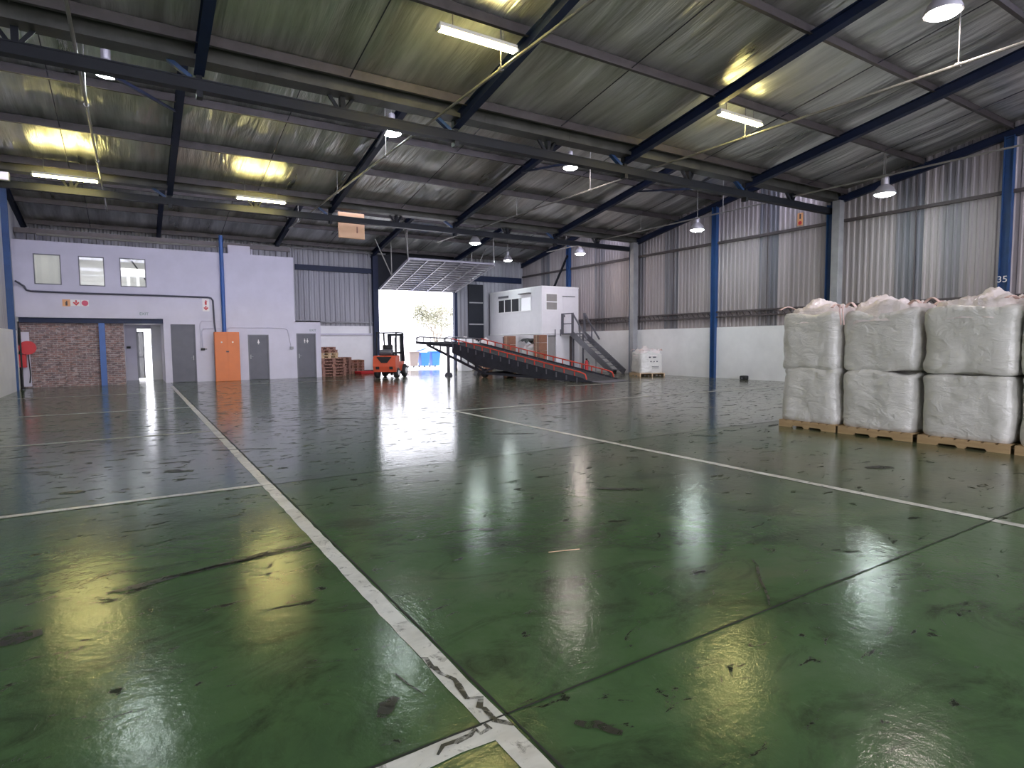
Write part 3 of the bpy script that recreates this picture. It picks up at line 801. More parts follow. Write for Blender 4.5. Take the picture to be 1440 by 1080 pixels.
for pts, lab in (([(2.52, 1.5), (2.5, 2.5), (2.58, 2.66), (3.36, 2.66)], 'white pipe from the wall socket up to the blue post, upper run'),
                 ([(2.58, 1.48), (2.56, 2.2), (2.64, 2.33), (3.3, 2.33)], 'white pipe from the wall socket, lower run'),
                 ([(3.55, 2.2), (3.66, 2.38), (5.9, 2.38), (6.15, 2.3), (6.3, 1.5)], 'white pipe arching over the grey door next to the cabinet')):
    tag(MB().tube([(x, OY - .025, z) for x, z in pts], .018, 6).build('wall_conduit', 'office', smooth=True), lab, 'pipe')
o = thing('wall_socket', 'black wall socket left of the orange cabinet', 'socket', (2.57, OY, 1.38)); MB().bbox(2.5, OY - .07, 1.37, 2.66, OY, 1.47, .01).build('box', 'black', o); MB().box(2.66, OY - .03, 1.40, 2.74, OY, 1.45).build('isolator', 'doorf', o)
o = thing('wall_socket', 'pale socket between the two toilet doors', 'socket', (6.3, OY, 1.4)); MB().bbox(6.24, OY - .07, 1.38, 6.4, OY, 1.5, .01).build('box', 'pipe', o)
o = thing('wall_socket', 'black socket on the passage wall beside the brick', 'socket', (-.2, YF, 1.5)); MB().bbox(-.26, YF - .07, 1.47, -.10, YF, 1.57, .01).build('box', 'black', o)
o = thing('air_handler', 'white box unit standing on the office roof beside the blue post', 'air unit', (4.28, OY + .8, 5.66))
MB().bbox(3.78, OY + .4, 5.67, 4.72, OY + 1.1, 6.10, .02).build('casing', 'office', o); MB().tube([(4.80, OY + .6, 5.66), (4.80, OY + .6, 6.25)], .05).build('vent_pipe', 'office', o)
struct(MB().tube([(6.9, YF - .3, 6.6), (6.9, YF - .3, 2.8)], .02).build('sag_rod_beam', 'girt'))

# fire point in the left corner
o = thing('hose_reel', 'red fire hose reel on a white board in the left corner', 'hose reel', (-3.42, OY - .2, 0))
MB().box(-3.66, OY - .12, .06, -3.36, OY - .06, 2.15).build('board', 'office', o)
MB().lathe([(.26, 0), (.26, .02), (.10, .03), (.10, .17), (.26, .18), (.26, .2)], (-3.40, OY - .42, 1.55), 24, 'y').build('drum', 'redsign', o, smooth=True)
MB().tube([(-3.40, OY - .3, 1.3), (-3.36, OY - .3, .5), (-3.40, OY - .3, .2)], .02).build('hose', 'black', o)
o = thing('fire_box', 'small red box below the hose reel', 'box', (-3.55, OY - .3, .75)); MB().bbox(-3.70, OY - .4, .8, -3.46, OY - .13, 1.3, .02).build('body', 'redsign', o)
MB().box(-3.68, OY - .41, .82, -3.48, OY - .40, 1.28).build('door', 'redsign', o)
tag(MB().tube([(-3.5, 28.2, 2.3), (-3.5, 28.2, .1), (-3.5, 28.2, .02)], [.03, .03, .08]).build('drain_pipe', 'black'), 'thin black pipe standing at the end of the left wall', 'pipe')

# ================================================================== TIP-UP DOOR hanging inside the doorway
tp = sroot('door_6', (14.2, 30.5, 4.7))
A0, A1 = Vector((11.75, 32.3, 4.66)), Vector((16.5, 32.3, 4.70))     # far (door head) edge
B0, B1 = Vector((11.95, 28.5, 5.88)), Vector((17.0, 28.5, 5.91))     # near edge
def dp(u, v): return (A0.lerp(A1, u)).lerp(B0.lerp(B1, u), v)
up = (B0 - A0).cross(A1 - A0).normalized(); up = up if up.z > 0 else -up
m = MB(); c4 = [dp(0, 0), dp(1, 0), dp(1, 1), dp(0, 1)]
m.add([p + up * .06 for p in c4] + [p + up * .08 for p in c4], [(0, 1, 2, 3), (7, 6, 5, 4), (0, 4, 5, 1), (1, 5, 6, 2), (2, 6, 7, 3), (3, 7, 4, 0)])
m.build('panel_sheet', 'panelsheet', tp)
for k in range(15):
    v = k / 14; m = MB(); m.beam(dp(0, v), dp(1, v), .045, .08, up); m.build('rail', 'panelbar', tp)
for k in range(6):
    u = k / 5; m = MB(); m.beam(dp(u, 0) - up * .03, dp(u, 1) - up * .03, .06, .09, up); m.build('stile', 'panelbar', tp)
for u in (0, 1):
    p = dp(u, .98)
    for q in ((p.x - .75, p.y - 1.3 if u == 0 else p.y + 1.2, 7.6), (p.x - .02, p.y + .1, 7.6)):
        if u: q = (2 * p.x - q[0], q[1], q[2])
        MB().tube([p, q], .028, 6).build('hanger_rod', 'conduit', tp)
    p = dp(u, .45)
    for q in ((p.x - .9, p.y, 7.1), (p.x, p.y + .05, 7.1)):
        if u: q = (2 * p.x - q[0], q[1], q[2])
        MB().tube([p, q], .028, 6).build('hanger_rod', 'conduit', tp)

# tan board stowed up against the roof beside the girder
o = thing('stowed_board', 'tan board stowed up in the roof steel above the tip-up door', 'board', (7.4, 23.4, 5.7))
MB().bbox(6.9, 23.35, 5.72, 7.95, 23.42, 6.72, .03).build('panel', 'tan', o)
MB().box(7.02, 23.42, 6.55, 7.10, 23.46, 7.9).build('strap', 'black', o); MB().box(7.7, 23.42, 6.55, 7.78, 23.46, 7.9).build('strap', 'black', o)
MB().box(7.62, 23.335, 5.95, 7.66, 23.35, 6.2).build('handle', 'pallet2', o)
o = thing('glint_box', 'small pale glowing box for the glint at the girder on the far left', 'lamp', (-2.9, 22.2, 6.3)); MB().bbox(-3.02, 22.1, 6.28, -2.75, 22.28, 6.52, .02).build('casing', 'tubehouse', o)
MB().box(-3.0, 22.08, 6.30, -2.77, 22.1, 6.50).build('lens', emit('glint_glow', (.8, .7, 1, 1), .55), o)  # glowing box made up for a pale glint, no lamp known here

# ================================================================== LAMPS, PIPES
PX_ = (-.59, 5.75, 12.6, 19.1)
labels = ['leftmost suspended pipe running under the roof', 'suspended pipe crossing under the roof beside the front left tube light',
          'lamp-lit suspended pipe crossing under the roof beside the front right tube light', 'suspended pipe nearest the right ribbed wall']
for x, lab in zip(PX_, labels):
    z = 6.47
    tag(MB().tube([(x, -6, z), (x, 26.5, z)], .028, 8).build('sprinkler_pipe', 'conduit', smooth=True), lab, 'pipe', 'pipes hung under the roof')
names_x = ['leftmost pipe', 'second pipe from the left', 'third pipe from the left', 'pipe nearest the right wall']
row = {4.98: 'above the camera end of the hall', 9.36: 'in front of the first girder', 15.1: 'just beyond the first girder', 19.45: 'between the two girders', 24.8: 'beyond the second girder'}
for y in row:
    for x, nx in zip(PX_, names_x):
        if y == 24.8 and x < 0: continue
        if x > 19 and y < 5: continue
        if x == 5.75 and y == 4.98: continue
        zr = roof_z(y) - .2
        t = thing('pipe_hanger', 'thin rod hanging the %s %s' % (nx, row[y]), 'hanger', (x, y, 6.5))
        MB().tube([(x, y, 6.5), (x, y, zr)], .011, 6).build('rod', 'conduit', t)
        MB().lathe([(.045, -.04), (.045, .04)], (x, y, 6.47), 12, 'y').build('clip', 'conduit', t)
def high_bay(x, y, z, mat, lab, dia=.52):
    t = thing('high_bay_lamp', lab, 'lamp', (x, y, z), group='bell-shaped hall lamps'); r = dia / 2
    MB().lathe([(r, 0), (r * .97, .05), (r * .80, .16), (r * .52, .25), (r * .34, .28), (r * .32, .285), (r * .50, .24), (r * .77, .15), (r * .94, .045), (r * .96, .0)], (x, y, z), 28).build('reflector', 'lampwhite', t, smooth=True)
    MB().lathe([(r * .36, .28), (r * .36, .46), (r * .30, .50)], (x, y, z), 16).build('gear_housing', 'lampwhite', t)
    MB().lathe([(.01, -.075), (r * .45, -.062), (r * .78, -.03), (r * .93, .004), (r * .93, .012)], (x, y, z), 24).build('lens', mat, t)
    MB().tube([(x, y, z + .48), (x, y, max(z + .6, roof_z(y) - .06))], .012, 6).build('suspension_rod', 'conduit', t)
high_bay(11.95, 4.98, 7.17, 'baypk', 'nearest bell lamp, large and pinkish, at the top right', .58)
high_bay(-.22, 15.1, 7.17, 'bayc', 'bell lamp behind the girder at the upper left with pale reflector', .5)
high_bay(5.93, 15.1, 7.06, 'bayc', 'greenish-white bell lamp behind the middle of the first girder', .5)
high_bay(11.8, 15.1, 7.05, 'baypk', 'pinkish bell lamp with red cap behind the first girder beside a lit pipe', .48)
high_bay(19.2, 9.36, 5.95, 'bayc', 'bell lamp in front of the right wall, nearest of the right-hand row', .6)
high_bay(19.2, 16.4, 6.03, 'bayc', 'bell lamp by the right wall, second in its row', .56)
high_bay(19.2, 23.8, 6.04, 'baypk', 'small warm bell lamp above the stair, third in the right-hand row', .54)
high_bay(12.6, 22.75, 5.88, 'bayc', 'bell lamp just in front of the tip-up door', .5)
high_bay(18.1, 28.9, 6.25, 'bayc', 'dim grey bell lamp above the white cabin', .5)
high_bay(5.4, -1.5, 7.2, 'bayc', 'bell lamp behind the camera on the left', .55)
high_bay(12.4, -4.5, 7.2, 'baypk', 'bell lamp behind the camera on the right', .55)
high_bay(-.2, 4.98, 7.1, 'bayc', 'bell lamp above the left parking lines', .55)
def tube_light(x, y, z, lab, L_=1.54):
    t = thing('tube_light', lab, 'lamp', (x, y, z), group='twin tube lights under the roof beams')
    MB().bbox(x - L_ / 2, y - .07, z + .03, x + L_ / 2, y + .07, z + .10, .01).build('housing', 'tubehouse', t)
    for s_ in (-1, 1):
        MB().tube([(x - L_ / 2 + .03, y + s_ * .05, z), (x + L_ / 2 - .03, y + s_ * .05, z)], .019, 10).build('tube', 'tubew', t)
    for s_ in (-1, 1): MB().box(x + s_ * L_ / 2 - .02, y - .08, z - .02, x + s_ * L_ / 2 + .02, y + .08, z + .03).build('end_cap', 'tubehouse', t)
    for s_ in (-1, 1): MB().tube([(x + s_ * .5, y, z + .1), (x + s_ * .5, y, roof_z(y) + .01)], .008, 6).build('hanger', 'conduit', t)
tube_light(5.30, 9.36, 6.84, 'lit tube light at the top centre, nearest and largest')
tube_light(12.40, 9.36, 6.84, 'yellowish lit tube light on the right half of the roof')
tube_light(-1.42, 21.6, 6.40, 'lit tube light at the far left above the office windows')
tube_light(3.83, 21.6, 6.40, 'lit tube light above the blue post')

# ================================================================== YARD RAMP
th = math.atan2(15.2 - 12.4, 28.6 - 18.1)
rp = thing('yard_ramp', 'long dark steel loading ramp with red side rails in front of the doorway', 'ramp', (15.2, 18.1, 0), th)
WR = 1.95
def zd(t): return .03 + .185 * t if t < 8.2 else 1.547 + (t - 8.2) * .05 + .0
ts = [.0, .6, 2, 4, 6, 8.2, 9.2, 11.0]
m = MB(); v = []
for t in ts: v += [(0.05, t, zd(t)), (WR - .05, t, zd(t)), (WR - .05, t, zd(t) - .05), (.05, t, zd(t) - .05)]
n = len(ts); f = []
for i in range(n - 1):
    a = 4 * i; b_ = a + 4
    f += [(a, a + 1, b_ + 1, b_), (a + 3, b_ + 3, b_ + 2, a + 2), (a, b_, b_ + 3, a + 3), (a + 1, a + 2, b_ + 2, b_ + 1)]
f += [(0, 3, 2, 1), (4 * n - 4, 4 * n - 3, 4 * n - 2, 4 * n - 1)]
m.add(v, f)
for k in range(80):
    t = .3 + k * .133
    if t < 10.9: m.beam((.08, t, zd(t) + .004), (WR - .08, t, zd(t) + .004), .025, .015)
m.build('deck', 'rampdeck', rp, world=False)
MB().prism([(-.55, .004), (0.02, .03), (.02, .045), (-.55, .012)], 'x', .02, WR - .02).build('entry_flap', 'grey', rp, world=False)
for s_ in (0, WR):
    nm = 'side_girder'; m = MB(); x = s_
    m.prism([(.0, .01), (.0, .06), (8.2, zd(8.2) + .03), (8.2, zd(8.2) - .42), (6.2, .52), (3.0, .16), (.6, .02)], 'x', x - .03, x + .03)
    m.prism([(8.2, zd(8.2) - .15), (8.2, zd(8.2) + .03), (11.0, zd(11) + .03), (11.0, zd(11) - .10)], 'x', x - .03, x + .03)
    m.build(nm, 'ramp', rp, world=False)
    # trussed underframe down to the wheels
    m = MB(); m.beam((x, 10.1, zd(10.1) - .12), (x, 6.1, .22), .09, .10); m.beam((x, 8.2, zd(8.2) - .3), (x, 6.0, .34), .07, .07)
    m.beam((x, 5.0, zd(5) - .38), (x, 6.1, .25), .07, .08)
    for t in (9.6, 9.1, 8.6, 8.1, 7.6, 7.1, 6.6):
        zz = .22 + (t - 6.1) / 4.0 * (zd(10.1) - .34); m.beam((x, t, zz), (x, t, zd(t) - .1), .05, .05, (1, 0, 0))
    m.build('underframe', 'ramp', rp, world=False)
    m = MB(); m.beam((x, 6.1, .2), (x, .9, .07), .07, .09); m.build('chassis_bar', 'ramp', rp, world=False)
    for k in range(15):
        t = .7 + k * .53; MB().box(x - .05, t - .03, zd(t) - .18, x + .05, t + .03, zd(t) + .02).build('side_bracket', 'grey', rp, world=False)
    # rails
    top = lambda t: zd(t) + .27
    m = MB(); m.tube([(x, .25, zd(.25) + .05), (x, .32, top(.4) - .05), (x, .55, top(.55))] + [(x, t, top(t)) for t in (2, 4, 6, 8.2)], .028, 8)
    m.build('handrail', 'red', rp, world=False, smooth=True)
    MB().beam((x, .4, zd(.4) + .04), (x, 8.2, zd(8.2) + .04), .05, .05).build('kick_rail', 'ramp', rp, world=False)
    MB().tube([(x, 8.2, top(8.2)), (x, 9.0, top(9.0)), (x, 10.7, top(10.7)), (x, 11.0, top(11) - .08), (x, 11.02, zd(11))], .028, 8).build('end_handrail', 'grey', rp, world=False, smooth=True)
    for k in range(20):
        t = .85 + k * .53
        if t < 8.2: MB().beam((x, t, zd(t)), (x, t, top(t)), .04, .03, (0, 1, 0)).build('rail_post', 'red', rp, world=False)
        elif t < 11: MB().beam((x, t, zd(t)), (x, t, top(t)), .035, .03, (0, 1, 0)).build('rail_post', 'grey', rp, world=False)
    MB().lathe([(.06, -.09), (.19, -.08), (.20, -.04), (.20, .04), (.19, .08), (.06, .09)], (x + (.12 if s_ == 0 else -.12), 6.1, .2), 24, 'x').build('wheel', 'black', rp, world=False, smooth=True)
    m = MB(); m.beam((x, 8.5, .05), (x, 8.5, zd(8.5) - .1), .11, .11, (0, 1, 0)); m.build('support_leg', 'grey', rp, world=False)
    m = MB(); m.prism([(-.16, 0), (.16, 0), (.07, .16), (-.07, .16)], 'y', 8.36, 8.64)
    for i in range(len(m.v)): m.v[i].x += x
    m.build('foot', 'grey', rp, world=False)
MB().tube([(.05, 6.1, .2), (WR - .05, 6.1, .2)], .05, 8).build('axle', 'ramp', rp, world=False)
for t in (2, 3.5, 5, 6.5, 7.6): MB().box(.03, t - .05, zd(t) - .26, WR - .03, t + .05, zd(t) - .06).build('cross_member', 'ramp', rp, world=False)
m = MB(); m.beam((.3, 5.8, .22), (.95, 1.2, .10), .06, .06); m.beam((WR - .3, 5.8, .22), (1.0, 1.2, .10), .06, .06); m.build('tow_bar', 'ramp', rp, world=False)

# ================================================================== CABIN on a store room, and its stair
CX, CY, CZ = 18.88, 26.7, 4.67
wall_with_holes('wall_store_front', CX, XR - .1, 0, 2.05, CY + .02, CY + .14, [(CX + .42, CX + .98, -.1, 2.0), (20.80, 21.15, -.1, 1.95)], 'cabin')
wall_with_holes_y = MB()
for (a, b_, z0, z1) in ((CY + .14, 30.0, 0, 2.05), (30.9, YF, 0, 2.05), (30.0, 30.9, 1.95, 2.05)):
    wall_with_holes_y.box(CX + .02, a, z0, CX + .14, b_, z1)
struct(wall_with_holes_y.build('wall_store_side', 'cabin'))
struct(MB().box(CX + .46, CY + .10, 0, CX + .94, CY + .13, 1.96).build('door_7', 'greyglass'))
struct(MB().box(20.78, CY + .03, 0, 21.17, CY + .1, 1.95).build('door_8', 'girt'))
struct(MB().box(CX + .08, 30.0, 0, CX + .11, 30.9, 1.95).build('door_9', 'darkglass'))
cb = thing('site_cabin', 'white prefabricated cabin with dark windows on top of the store by the right wall', 'cabin', (CX, CY, 2.05))
m = MB(); m.bbox(CX, CY, 2.06, XR - .16, YF - .35, CZ, .02); m.build('body', 'cabin', cb)
m = MB()
for k in range(6): m.box(CX - .006, CY + .02 + k * 1.05, 2.1, CX + .001, CY + .032 + k * 1.05, CZ - .02)
for k in range(3): m.box(CX + .02 + k * 1.0, CY - .006, 2.1, CX + .032 + k * 1.0, CY + .001, CZ - .02)
m.box(CX - .012, CY - .012, CZ - .05, XR - .16, CY + .001, CZ + .02); m.box(CX - .012, CY - .012, CZ - .05, CX + .001, YF - .35, CZ + .02); m.box(CX - .012, CY - .012, 2.06, CX + .001, YF - .35, 2.14)
m.build('panel_trim', 'white', cb)
wf = MB()
ws = [(30.55, 31.2), (29.82, 30.5), (29.0, 29.72), (27.75, 28.9)]
wf.box(CX - .02, 27.68, 3.36, CX + .01, 31.26, 3.42); wf.box(CX - .02, 27.68, 4.14, CX + .01, 31.26, 4.20)
for y in (27.68, 28.9, 29.72, 30.5, 31.2): wf.box(CX - .02, y, 3.42, CX + .01, y + .07, 4.14)
wfo = wf.build('window_frame', 'white', cb)
for i, (a, b_) in enumerate(ws):
    p = MB().box(CX - .012, a, 3.42, CX - .004, b_, 4.14).build('pane', 'darkglass' if i < 3 else 'glass', wfo)
MB().box(CX - .0035, 27.75, 3.42, CX - .001, 28.9, 4.14).build('blind', 'whitesign', wfo)  # white sheet behind the pane imitates the bright doorway's reflection
MB().box(CX - .05, 30.1, 4.26, CX - .005, 31.2, 4.38).build('ventilator', 'grey', cb)
MB().box(CX - .22, 27.7, 4.34, CX - .005, 28.75, 4.38).build('awning', 'purlin', cb)
wf2 = MB().box(CX + .26, CY - .02, 3.36, CX + 1.06, CY - .002, 4.30).build('window_frame', 'white', cb)
MB().box(CX + .31, CY - .026, 3.86, CX + 1.01, CY - .021, 4.25).build('pane', 'greyglass', wf2); MB().box(CX + .31, CY - .026, 3.41, CX + 1.01, CY - .021, 3.80).build('pane', 'greyglass', wf2)
dl = MB().box(20.32, CY - .02, 2.12, 21.12, CY - .002, 4.12).build('door', 'cabin', cb)
MB().box(20.28, CY - .05, 4.14, 21.16, CY - .002, 4.18).build('door_drip', 'doorf', dl); MB().box(20.38, CY - .06, 3.0, 20.42, CY - .02, 3.14).build('handle', 'grey', dl)
for x in (19.75, 20.12): MB().box(x, CY - .03, 1.95, x + .05, CY, 2.32).build('lifting_lug', 'grey', cb)

st = thing('steel_stair', 'grey open-tread steel stair with landing leading up to the white cabin', 'staircase', (20.7, 22.3, 0))
x0, x1, yt, yb_ = 20.22, 21.05, 25.7, 22.5
MB().box(x0, yt, 2.03, x1, CY - .06, 2.10).build('landing', 'grey', st)
for x in (x0, x1):
    MB().beam((x, yb_, .08), (x, yt + .1, 2.10), .06, .30, (0, 0, 1)).build('stringer', 'grey', st)
for k in range(10):
    z = .2 + k * .19; y = yb_ + z / 2.08 * (yt - yb_); MB().box(x0 + .03, y - .12, z - .03, x1 - .03, y + .12, z).build('tread', 'grey', st)
for x in (x0, x1):
    for y in ((yt, CY - .1) if x == x0 else (yt,)): MB().box(x - .05, y - .05, 2.05, x + .05, y + .05, 3.20).build('landing_post', 'grey', st)
m = MB(); m.beam((x0, yt, 3.17), (x0, CY - .1, 3.17), .05, .06); m.build('landing_rail', 'grey', st)
MB().beam((x0, yt, 2.62), (x0, CY - .1, 2.62), .04, .05).build('landing_rail', 'grey', st)
for x in (x0, x1):
    MB().beam((x, yt, 3.17), (x, yt - 1.25, 1.75), .05, .08).build('handrail', 'grey', st)
    MB().beam((x, yt - .62, 1.75), (x, yt - .62, 2.5), .05, .05, (0, 1, 0)).build('handrail_post', 'grey', st)
MB().box(x0 + .02, yt + .02, 0, x0 + .09, yt + .09, 2.05).build('support_leg', 'grey', st); MB().box(x1 - .09, yt + .02, 0, x1 - .02, yt + .09, 2.05).build('support_leg', 'grey', st)
MB().box(x0 + .0, 23.75, 0, x0 + .06, 23.81, .9).build('support_leg', 'pipe', st)

# ================================================================== FORKLIFT
fk = thing('forklift', 'orange forklift truck parked in the doorway, seen from behind', 'forklift', (10.35, 27.1, 0), R(-38))
def fb(name, mat, fn, parent=fk, smooth=False):
    m = MB(); fn(m); return m.build(name, mat, parent, smooth=smooth, world=False)
fb('counterweight', 'forklift', lambda m: (m.prism([(-.98, .30), (-1.05, .55), (-1.02, .95), (-.90, 1.05), (-.35, 1.05), (-.35, .30)], 'x', -.53, .53)))
fb('counterweight_recess', 'black', lambda m: (m.prism([(-.36, 1.0), (.36, 1.0), (.14, .72), (-.14, .72)], 'y', -1.065, -1.03), m.box(-.40, -1.06, .42, -.24, -1.03, .55), m.box(.24, -1.06, .42, .40, -1.03, .55)))
fb('chassis', 'forklift', lambda m: (m.bbox(-.45, -.40, .30, .45, .75, .75, .03), m.bbox(-.40, -.60, .75, .40, .0, 1.04, .05)))
fb('hood', 'black', lambda m: m.bbox(-.36, -.62, 1.02, .36, .02, 1.10, .03))
fb('seat', 'black', lambda m: (m.bbox(-.25, -.42, 1.08, .25, .05, 1.20, .04), m.bbox(-.24, -.52, 1.16, .24, -.38, 1.55, .05)), smooth=True)
og = fb('overhead_guard', 'dark', lambda m: ([m.beam((s_ * .47, -.70, 1.04), (s_ * .46, -.62, 2.10), .06, .06, (0, 1, 0)) for s_ in (-1, 1)], [m.beam((s_ * .47, .62, .75), (s_ * .46, .42, 2.10), .06, .06, (0, 1, 0)) for s_ in (-1, 1)],
   [m.beam((s_ * .46, -.66, 2.12), (s_ * .46, .50, 2.12), .06, .06) for s_ in (-1, 1)], [m.beam((-.46, y, 2.12), (.46, y, 2.12), .05, .04) for y in (-.64, -.4, -.2, 0, .2, .48)]))
fb('mast', 'dark', lambda m: ([m.beam((s_ * .34, .88, .12), (s_ * .34, .84, 2.08), .09, .14, (0, 1, 0)) for s_ in (-1, 1)], [m.beam((s_ * .24, .86, .15), (s_ * .24, .82, 2.02), .06, .08, (0, 1, 0)) for s_ in (-1, 1)], [m.box(-.36, .80, z, .36, .86, z + .1) for z in (.3, 1.1, 1.98)]))
fb('lift_cylinder', 'grey', lambda m: m.tube([(0, .80, .2), (0, .80, 1.9)], .045, 10), smooth=True)
fb('fork_carriage', 'black', lambda m: [m.box(-.48, .95, z, .48, .99, z + .1) for z in (.12, .45)] + [m.box(x, .95, .1, x + .04, .99, .55) for x in (-.46, .42)])
for s_ in (-1, 1):
    fb('fork', 'black', lambda m: (m.box(s_ * .28 - .06, .99, .04, s_ * .28 + .06, 1.03, .6), m.prism([(1.0, .04), (1.0, .09), (2.05, .05), (2.05, .04)], 'x', s_ * .28 - .06, s_ * .28 + .06)))
    for y, r in ((-.62, .25), (.58, .31)):
        w = fb('wheel', 'black', lambda m: m.lathe([(.1, -.10), (r * .88, -.10), (r, -.06), (r, .06), (r * .88, .10), (.1, .10)], (s_ * (.46 if y < 0 else .48), y, r), 24, 'x'), smooth=True)
        m = MB(); m.lathe([(r * .5, -.012), (r * .42, .012)], (s_ * (.46 if y < 0 else .48) + s_ * .105, y, r), 16, 'x'); m.build('wheel_hub', 'white', w, world=False)
fb('steering_wheel', 'black', lambda m: (m.lathe([(.17, -.01), (.19, 0), (.17, .015), (.15, 0)], (0, .34, 1.28), 20), m.tube([(0, .34, 1.28), (0, .55, .8)], .025, 8)))
fb('gas_cylinder', 'grey', lambda m: m.lathe([(.02, -.32), (.13, -.28), (.14, -.2), (.14, .2), (.13, .28), (.02, .32)], (0, -.72, 1.20), 16, 'x'), smooth=True)

# ================================================================== PALLETS by the far wall
def pallet(name, x, y, z, mat, lab, sx=1.2, sy=1.0, rz=0., h=.14, group=None, cut=False):
    t = thing(name, lab, 'pallet', (x, y, z), rz, group)
    n = 7; m = MB()
    for k in range(n):
        w = sx / n * .78; a = -sx / 2 + (sx - w) * k / (n - 1); m.box(a, -sy / 2, h - .022, a + w, sy / 2, h)
    m.build('deck_boards', mat, t, world=False)
    for k in (-1, 0, 1):
        yy = k * (sy / 2 - .05); b = MB(); b.box(-sx / 2, yy - .045, h - .044, sx / 2, yy + .045, h - .022)
        for q in (-1, 0, 1): b.box(q * (sx / 2 - .07) - .07, yy - .045, .02, q * (sx / 2 - .07) + .07, yy + .045, h - .044)
        b.box(-sx / 2, yy - .045, 0, sx / 2, yy + .045, .02)
        b.build('runner', mat, t, world=False)
    return t
def bag_pallet(x, y, z, mat, lab, lx, ly, rz=0., h=.13, group=None):
    """pallet on three notched stringers running along local y"""
    t = thing('bag_pallet', lab, 'pallet', (x, y, z), rz, group)
    n = 7; m = MB()
    for k in range(n):
        w = ly / n * .80; a = -ly / 2 + (ly - w) * k / (n - 1); m.box(-lx / 2, a, h - .02, lx / 2, a + w, h)
    m.build('deck_boards', mat, t, world=False)
    for k in (-1, 0, 1):
        xx = k * (lx / 2 - .025); q = ly / 2
        MB().prism([(-q, 0), (-q, h - .02), (q, h - .02), (q, 0), (.55 * q, 0), (.50 * q, .035), (.12 * q, .035), (.07 * q, 0), (-.07 * q, 0), (-.12 * q, .035), (-.50 * q, .035), (-.55 * q, 0)], 'x', xx - .025, xx + .025).build('stringer', mat, t, world=False)
    return t
gp = 'wooden pallets stacked beside the lobby'
ordn = ['bottom', 'second', 'third', 'fourth', 'fifth', 'sixth']
rnd = random.Random(5)
for k in range(6):
    pallet('wooden_pallet', 8.42 + rnd.uniform(-.03, .03), 30.4, k * .15, 'pallet2', 'reddish pallet, %s from the floor in the left stack by the lobby' % ordn[k] if k else 'reddish pallet on the floor at the base of the left stack by the lobby', rz=rnd.uniform(-.03, .03), group=gp, h=.148)
for k in range(6):
    pallet('wooden_pallet', 9.18 + rnd.uniform(-.03, .03), 31.9, k * .15, 'pallet2', 'reddish pallet, %s from the floor in the right stack along the wall' % ordn[k] if k else 'reddish pallet on the floor at the base of the right stack along the wall', rz=rnd.uniform(-.03, .03), group=gp, h=.148)
pallet('wooden_pallet', 8.22, 30.45, .90, 'pallet3', 'pale small pallet lowest on top of the left stack', .85, .9, .08, group=gp)
pallet('wooden_pallet', 8.28, 30.45, 1.04, 'pallet3', 'pale small pallet in the middle of the loose top of the left stack', .85, .9, -.06, group=gp)
pallet('wooden_pallet', 8.24, 30.42, 1.18, 'pallet2', 'brown small pallet second from the top of the left stack', .8, .9, .03, group=gp)
pallet('wooden_pallet', 8.20, 30.45, 1.32, 'pallet2', 'brown small pallet topmost on the left stack', .75, .9, -.03, group=gp)
for k in range(5):
    pallet('pallet_crate', 10.2, 32.05, k * .15, 'pallet2' if k % 2 else 'card', 'short orange-brown pallet %s in the low stack right of the reddish ones' % ['on the floor', 'second up', 'third up', 'fourth up', 'at the top'][k], .7, .9, 0, group='short pallets right of the stacks')
o = thing('red_tray', 'flat red tray lying on the floor by the pallets', 'tray', (10.5, 31.1, 0), .2); m = MB(); m.bbox(-.5, -.35, 0, .5, .35, .05, .015)
for s_ in (-1, 1): m.box(-.5, s_ * .35 - .02, .05, .5, s_ * .35 + .02, .14); m.box(s_ * .5 - .02, -.35, .05, s_ * .5 + .02, .35, .14)
m.build('body', 'redsign', o, world=False)
o = thing('black_box', 'low black box on the floor by the door jamb', 'box', (11.0, 32.1, 0)); MB().bbox(10.7, 31.9, 0, 11.25, 32.3, .16, .03).build('body', 'black', o)

